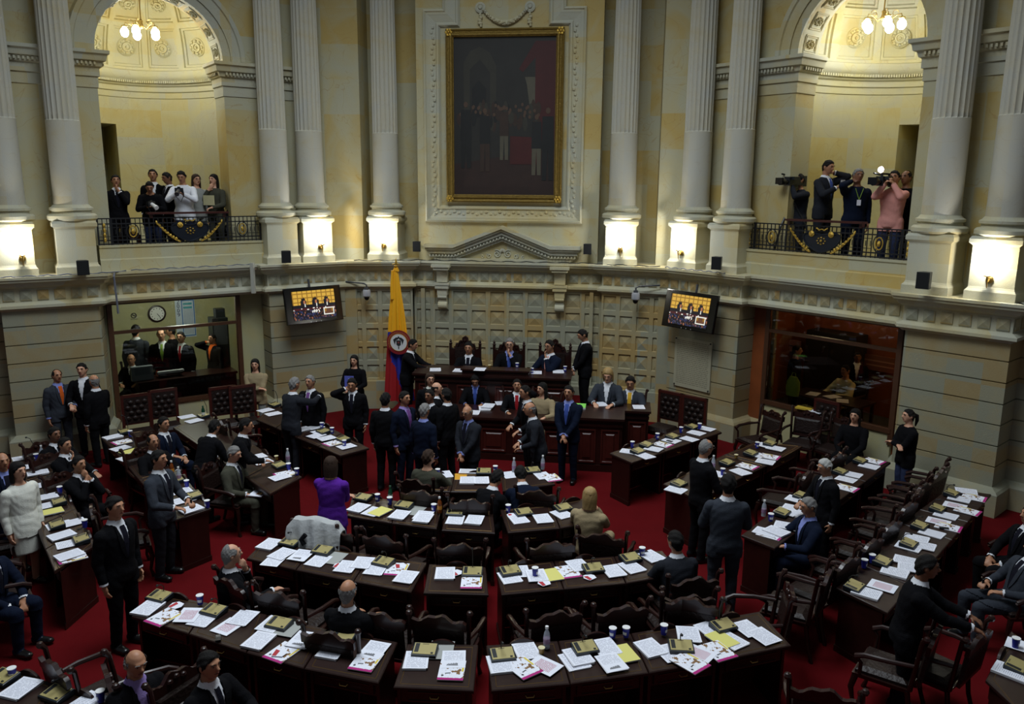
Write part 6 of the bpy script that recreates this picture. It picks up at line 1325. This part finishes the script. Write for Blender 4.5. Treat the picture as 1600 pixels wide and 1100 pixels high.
P_('c9','bald grey-sided person in a grey suit gesturing with both hands before the dais',827,628,-75,H=1.68,top='char',hair='bald',hc='g',skin='m',arms='ff',lean=12)
P_('c10','person leaning an arm forward beside the bald gesturing man',820,602,-60,H=1.72,top='black',arms='fl',lean=8,skin='m')
P_('c11','person in navy suit and blue tie standing right of the secretaries\' bench',889,602,-15,H=1.74,top='navy',shirt='bshirt',tie='blue',arms='cc',skin='m')
P_('c12','person in blue tie seated reading at the secretaries\' bench',742,587,5,sit=True,z=.1,top='black',shirt='bshirt',tie='blue',arms='kk',hp=35,skin='m')
P_('c13','person resting the head on one hand at the secretaries\' bench',808,592,5,sit=True,z=.1,top='black',tie='red',arms='ke',skin='m')
P_('c14','person with long dark hair in beige writing at the secretaries\' bench',847,598,-10,sit=True,z=.1,top='beige',V=False,hair='long',skin='l',arms='kk',hy=-30)
P_('c15','person in dark suit standing at the right end of the presiding bench',907,515,-70,z=.45,plane=((0,16.2),(1,16.2)),top='black',arms='cc',hp=25,skin='m')
P_('c16','person in dark suit standing at the left end of the presiding bench',647,530,80,z=.2,plane=((0,16.1),(1,16.1)),top='black',arms='rr',lean=10,hp=10,skin='m')
th=((0,16.25),(1,16.25))
P_('c17','presiding person in black suit in the left carved chair',732,534,0,sit=True,z=.45,plane=th,top='black',arms='kk',skin='m',hp=6)
P_('c18','grey-haired presiding person with hand over mouth in the middle carved chair',796,528,5,sit=True,z=.45,plane=th,top='black',shirt='bshirt',tie='blue',hc='g',arms='kh',hp=8,glasses=True,skin='l')
P_('c19','presiding person in glasses, hand at chin, in the right carved chair',858,531,-35,sit=True,z=.45,plane=th,top='navy',tie='pink',arms='kh',hp=8,glasses=True,skin='m')
P_('c20','person with blond bobbed hair and grey blazer writing right of the dais',949,577,-10,sit=True,z=.12,H=1.7,plane=((0,15.0),(1,15.0)),top='grey',tie=None,hair='bob',hc='y',skin='l',arms='kk',hp=25)
P_('c21','person in grey suit and yellow tie seated right of the dais',985,588,-5,sit=True,z=.1,plane=((0,15.1),(1,15.1)),top='grey',tie='yel',arms='kk',hp=20,skin='m')
# centre rows
P_('m1','person in a bright purple dress standing in the centre aisle, back to the camera',517,713,175,H=1.64,top='purple',bot='purple',V=False,skirt=.45,hair='bob',hc='b',skin='l',arms='xx',vox=.011)
P_('m2','person with short brown hair in grey tweed seated at the short row, back turned',669,702,165,sit=True,top='tweed',V=False,hc='b',skin='l',arms='kd',hy=-20)
P_('m3','person with dark hair leaning over the short row, left of a blue jacket',781,733,150,sit=True,lean=22,hp=20,top='black',arms='kk')
P_('m4','person in blue jacket slumped over the short row by the dais',812,727,200,sit=True,lean=30,hp=20,top='navy',arms='kk',skin='m')
P_('m5','person with long blond hair and beige jacket seated at the third centre row',922,761,160,sit=True,top='beige',V=False,hair='bob',hc='y',skin='l',arms='hk',hy=20,vox=.011)
P_('m6','grey-haired person with a hand at the ear seated left of the second centre row',360,850,130,sit=True,top='black',hair='thin',hc='g',arms='kh',skin='l',vox=.011)
P_('m7','bald person in black seated at the second centre row, back to the camera',543,906,172,sit=True,top='black',hair='bald',hc='g',skin='m',arms='kk',vox=.011)
P_('m8','person in black seated at the right end of the second centre row',1055,829,200,sit=True,top='char',arms='kk',lean=10,hy=20,vox=.011)
P_('m9','bald person with violet collar seated at the bottom left',212,1017,60,sit=True,top='black',shirt='lil',tie=None,hair='bald',hc='g',skin='m',arms='tt',vox=.010,hp=10)
P_('m10','person in dark suit seated at the bottom edge, left of the front row',325,1018,70,sit=True,top='black',arms='tk',skin='m',vox=.010)
# right side
P_('r1','balding person in black with glasses, standing in the second right row',1106,686,120,H=1.74,top='black',hair='thin',hc='g',glasses=True,skin='m',arms='ff',hp=10)
P_('r2','person in a grey suit standing in the right aisle, back to the camera',1139,740,180,H=1.78,top='grey',bot='grey',arms='ff',vox=.011)
P_('r3','white-haired person in black standing at the third right row, facing left',1287,717,-70,H=1.60,top='black',hc='w',skin='m',arms='fd',hp=15)
P_('r4','grey-haired person in dark jacket over blue shirt seated in the third right row',1262,777,-75,sit=True,top='navy',shirt='bshirt',tie=None,hc='g',skin='m',arms='kk',hp=10)
P_('r5','person with long hair in a black top seated under the dark window',1337,639,-35,sit=True,top='black',V=False,bot='char',hair='long',skin='l',arms='tt')
P_('r6','person in black sweater and jeans, arms crossed, by the right stone wall',1421,639,-80,H=1.64,top='black',bot='jeans',V=False,hair='pony',skin='l',arms='xx')
P_('r7','person in black suit reaching out to the right beside the outermost right row',1452,867,75,H=1.72,top='black',arms='rr',skin='d',vox=.011,lean=8)
P_('r8','person in grey suit reclining at the right edge, a phone in the hands',1620,838,-80,sit=True,top='grey',arms='ff',skin='m',lean=-14,vox=.011,legfwd=.5)
P_('r9','person in dark suit seated behind the reclining grey suit at the right edge',1612,790,-80,sit=True,top='black',arms='tt',skin='m',lean=-6)
P_('l21','person in navy seated at the lower left edge, one hand on the knee',-22,838,85,sit=True,top='navy',arms='tt',skin='m',vox=.011)
# ------------------------------------------------------------------ things people hold
def held(key,i,name,label,cat,build,off=.0,up=0):
    b,Mw,HN,_=PR[key]; p=Mw@(HN[i][0]); t=empty(name,p+Vector((0,0,up)),b.rotation_euler.z,label,cat); build(t); return t
def mid(key):
    b,Mw,HN,_=PR[key]; return (Mw@HN[0][0]+Mw@HN[1][0])/2,b.rotation_euler.z
def b_phone(t): mb=MB(); mb.box((0,0,.0),(.02,.02,.11)); mb.build('body',BLACK,t); mb=MB(); mb.box((0,-.011,.0),(.016,.002,.05)); mb.build('screen',MATS['phone_screen'],t)
for k,i,lab in(('l19',0,'black phone held to the ear left of the flag'),('br3',0,'black phone held by the smiling man on the right balcony'),('br2',1,'black phone held by the man in grey on the right balcony'),('l10',1,'black phone in the hand of the man in grey, left aisle'),('r8',0,'dark phone in the hands of the reclining man')): held(k,i,'mobile_phone',lab,'phone',b_phone)
def b_note(t): mb=MB(); mb.box((0,-.02,.06),(.19,.012,.24)); mb.build('cover',mat('notebook_blue',srgb(90,100,190),.6),t); mb=MB(); mb.lathe([(.02,0),(.02,.002),(0,.003)],(.0,-.027,.11),12,Matrix.Rotation(math.pi/2,3,'X')); mb.build('round_sticker',PAPER,t)
c,r=mid('l20'); t=empty('blue_notebook',c+Vector((0,0,.12)),r,'blue notebook held up by the woman at the coffered wall','notebook'); b_note(t)
c,r=mid('l15'); t=empty('open_booklet',c,r,'open booklet held by the grey-haired man in tweed','booklet'); mb=MB(); mb.box((-.08,-.06,.02),(.16,.22,.01)); mb.box((.08,-.06,.02),(.16,.22,.01)); mb.build('pages',PAPER,t); mb=MB(); mb.box((0,-.10,.027),(.2,.10,.004)); mb.build('photo_print',mat('print_brown',srgb(130,80,40),.6),t)
c,r=mid('bl7'); t=empty('document_folder',c+Vector((0,0,-.05)),r,'yellow-green folder held by the woman in a scarf, left balcony','folder'); mb=MB(); mb.box((0,-.03,0),(.26,.02,.20),); mb.build('cover',CL['cream'],t)
c,r=mid('br2'); t=empty('paper_note',(PR['br2'][1]@PR['br2'][2][0][0]),r,'white note held by the man in grey on the right balcony','note'); mb=MB(); mb.box((0,-.04,.02),(.12,.004,.16)); mb.build('sheet',PAPER,t)
def dslr(t,lensmat):
    mb=MB(); mb.box((0,0,0),(.15,.07,.10)); mb.box((0,0,.06),(.05,.05,.03)); mb.build('camera_body',BLACK,t)
    mb=MB(); mb.lathe([(.035,0),(.038,.06),(.038,.10),(.045,.12),(.045,.17),(.03,.17)],(0,-.03,0),16,Matrix.Rotation(math.radians(115),3,'X')); mb.build('lens',lensmat,t,smooth=True)
    mb=MB(); mb.tube([(.075,0,.04),(.09,-.02,-.10),(.03,-.03,-.22),(-.06,-.02,-.12),(-.075,0,.03)],.008,5); mb.build('strap',BLACK,t)
c,r=mid('bl5'); t=empty('photo_camera',c+Vector((0,0,.03)),r,'black camera held by the person in white on the left balcony','camera'); dslr(t,mat('lens_ring',srgb(60,60,64),.3))
c,r=mid('bl2'); t=empty('photo_camera',c+Vector((0,0,.03)),r+.6,'camera with pale telephoto lens on the left balcony','camera'); dslr(t,WHITE)
def videocam(c,r,lab,light,tripod):
    t=empty('video_camera',c,r,lab,'video camera')
    mb=MB(); mb.box((0,0,0),(.13,.42,.16)); mb.box((0,-.02,.12),(.03,.26,.03)); mb.box((0,-.14,.10),(.03,.03,.05)); mb.box((0,.10,.10),(.03,.03,.05)); mb.box((0,.24,0),(.12,.10,.20)); mb.box((.10,-.10,.05),(.08,.14,.06)); mb.build('camera_body',BLACK,t)
    R=Matrix.Rotation(math.pi/2,3,'X'); mb=MB(); mb.lathe([(.05,0),(.05,.10),(.07,.12),(.07,.20),(.05,.20),(.045,.14)],(0,-.20,-.01),18,R); mb.box((0,-.42,0),(.16,.04,.12)); mb.build('lens',mat('lens_black',srgb(16,16,20),.15),t)
    mb=MB(); mb.tube([(-.06,-.05,.10),(-.07,-.28,.13)],.016,8); mb.build('microphone',BLACK,t)
    if light:
        mb=MB(); mb.lathe([(.03,0),(.05,.05),(.055,.06)],(0,-.13,.19),16,R); hd=mb.build('lamp_head',mat('lamp_red',srgb(90,20,30),.4),t); mb=MB(); mb.ball((0,-.195,.19),(.05,.03,.05),12); mb.build('lamp_glass',GLOBE,hd)
    if tripod:
        mb=MB(); mb.box((0,0,-.12),(.10,.14,.06)); mb.tube([(0,0,-.1),(0,0,-.5)],.03,8); mb.build('tripod_head',BLACK,t)
        for k in range(3):
            a=k*2.094+.5; mb=MB(); mb.tube([(0,0,-.35),(.28*math.cos(a),.28*math.sin(a),-.85),(.50*math.cos(a),.50*math.sin(a),-(c[2]-3.5))],[.022,.02,.014],8); mb.build('tripod_leg',BLACK,t)
p=onplane(1241,283,*PL(FRr,.95)); videocam(p,math.radians(-50),'black video camera on a tripod at the left of the right balcony',False,True)
p=onplane(1384,283,*PL(FRr,.80)); videocam(p,math.radians(-45),'black video camera with a lit lamp on the right balcony',True,False)
# badge of the man in the vest
b,Mw,HN,_=PR['br3']; c=Mw@Vector((0,-.16,1.2)); t=empty('badge_lanyard',c,b.rotation_euler.z,'white badge on a green lanyard over the navy vest','badge'); mb=MB(); mb.box((0,0,-.05),(.07,.006,.10)); mb.build('card',PAPER,t); mb=MB(); mb.tube([(0,0,0),(-.07,.02,.2)],.006,5); mb.tube([(0,0,0),(.07,.02,.2)],.006,5); mb.build('lanyard',CL['green'],t)

# pale coat over a chair back
pc_=at(492,817,1.02); rz_=math.pi-.15; chair(pc_.x+.33*math.sin(rz_),pc_.y-.33*math.cos(rz_),rz_,'carved armchair with a pale coat over its back, left of the third centre row')
t=empty('draped_coat',(pc_.x,pc_.y,0),rz_,'pale grey coat draped over a chair back left of the purple dress','coat')
mb=MB(); rows=[]
for i in range(25):
    u=i/24; x=-.36+.72*u; ring=[]
    for j in range(17):
        v=j/16; 
        if v<.42: y=-.10-.03*(1-v/.42); z=1.04-.36*(1-v/.42)*(.8+.2*math.sin(u*9))
        elif v<.58: q=(v-.42)/.16; y=-.10+.16*q; z=1.04+.025*math.sin(q*math.pi)
        else: q=(v-.58)/.42; y=.06+.10*q; z=1.04-.46*q*(.85+.15*math.sin(u*7+1))
        f_=.022*math.sin(u*26+v*4)*min(1,abs(v-.5)*4); edge=-.10*max(0,abs(u-.5)*2-.75)/.25
        ring.append((x*(1+.1*abs(v-.5)),y+f_,z+edge+.03*math.exp(-((u-.5)/.15)**2)))
    rows.append(ring+[(a,b_+.0,c-.012) if .4<k/16<.6 else (a,b_+(.012 if k<8 else -.012),c) for k,(a,b_,c) in list(enumerate(ring))[::-1]])
mb.loft(rows); mb.build('cloth',mat('coat_pale',srgb(170,172,172),.9,spec=.1,bump=.4,bscale=20),t,smooth=True)
mb=MB(); mb.tube([(.05,.14,.92),(.10,.16,.86),(.06,.16,.80)],.03,8); mb.build('dark_lining',CL['black'],t,smooth=True)

# every seated person has a chair
SPOTS=[o.location.xy.copy() for o in COL.objects if o.get('category')=='chair']
for b,sit,z,r,lab in PEOPLE:
    if not sit or z>.3: continue
    if any((q-b.location.xy).length<.42 for q in SPOTS): continue
    c=chair(b.location.x-.04*math.sin(r),b.location.y+.04*math.cos(r),r,'armchair under the '+' '.join(lab.replace('person in','one in').replace('person with','one with').split()[:9]),z=z)
for px,py,rz in((186,320,.5),(352,318,.2)):
    q=onplane(px,py,*PL(FRl,1.45)); highback(q.x,q.y,FRl.ang()+rz,'buttoned high-backed chair on the left balcony, '+('far left' if px<200 else 'near its right end')); COL.objects[-1]
    rt=[o for o in COL.objects if o.name.startswith('highback_chair')][-1]
for o in COL.objects:
    if o.get('label','').startswith('buttoned high-backed chair on the left balcony'): o.location.z=3.5
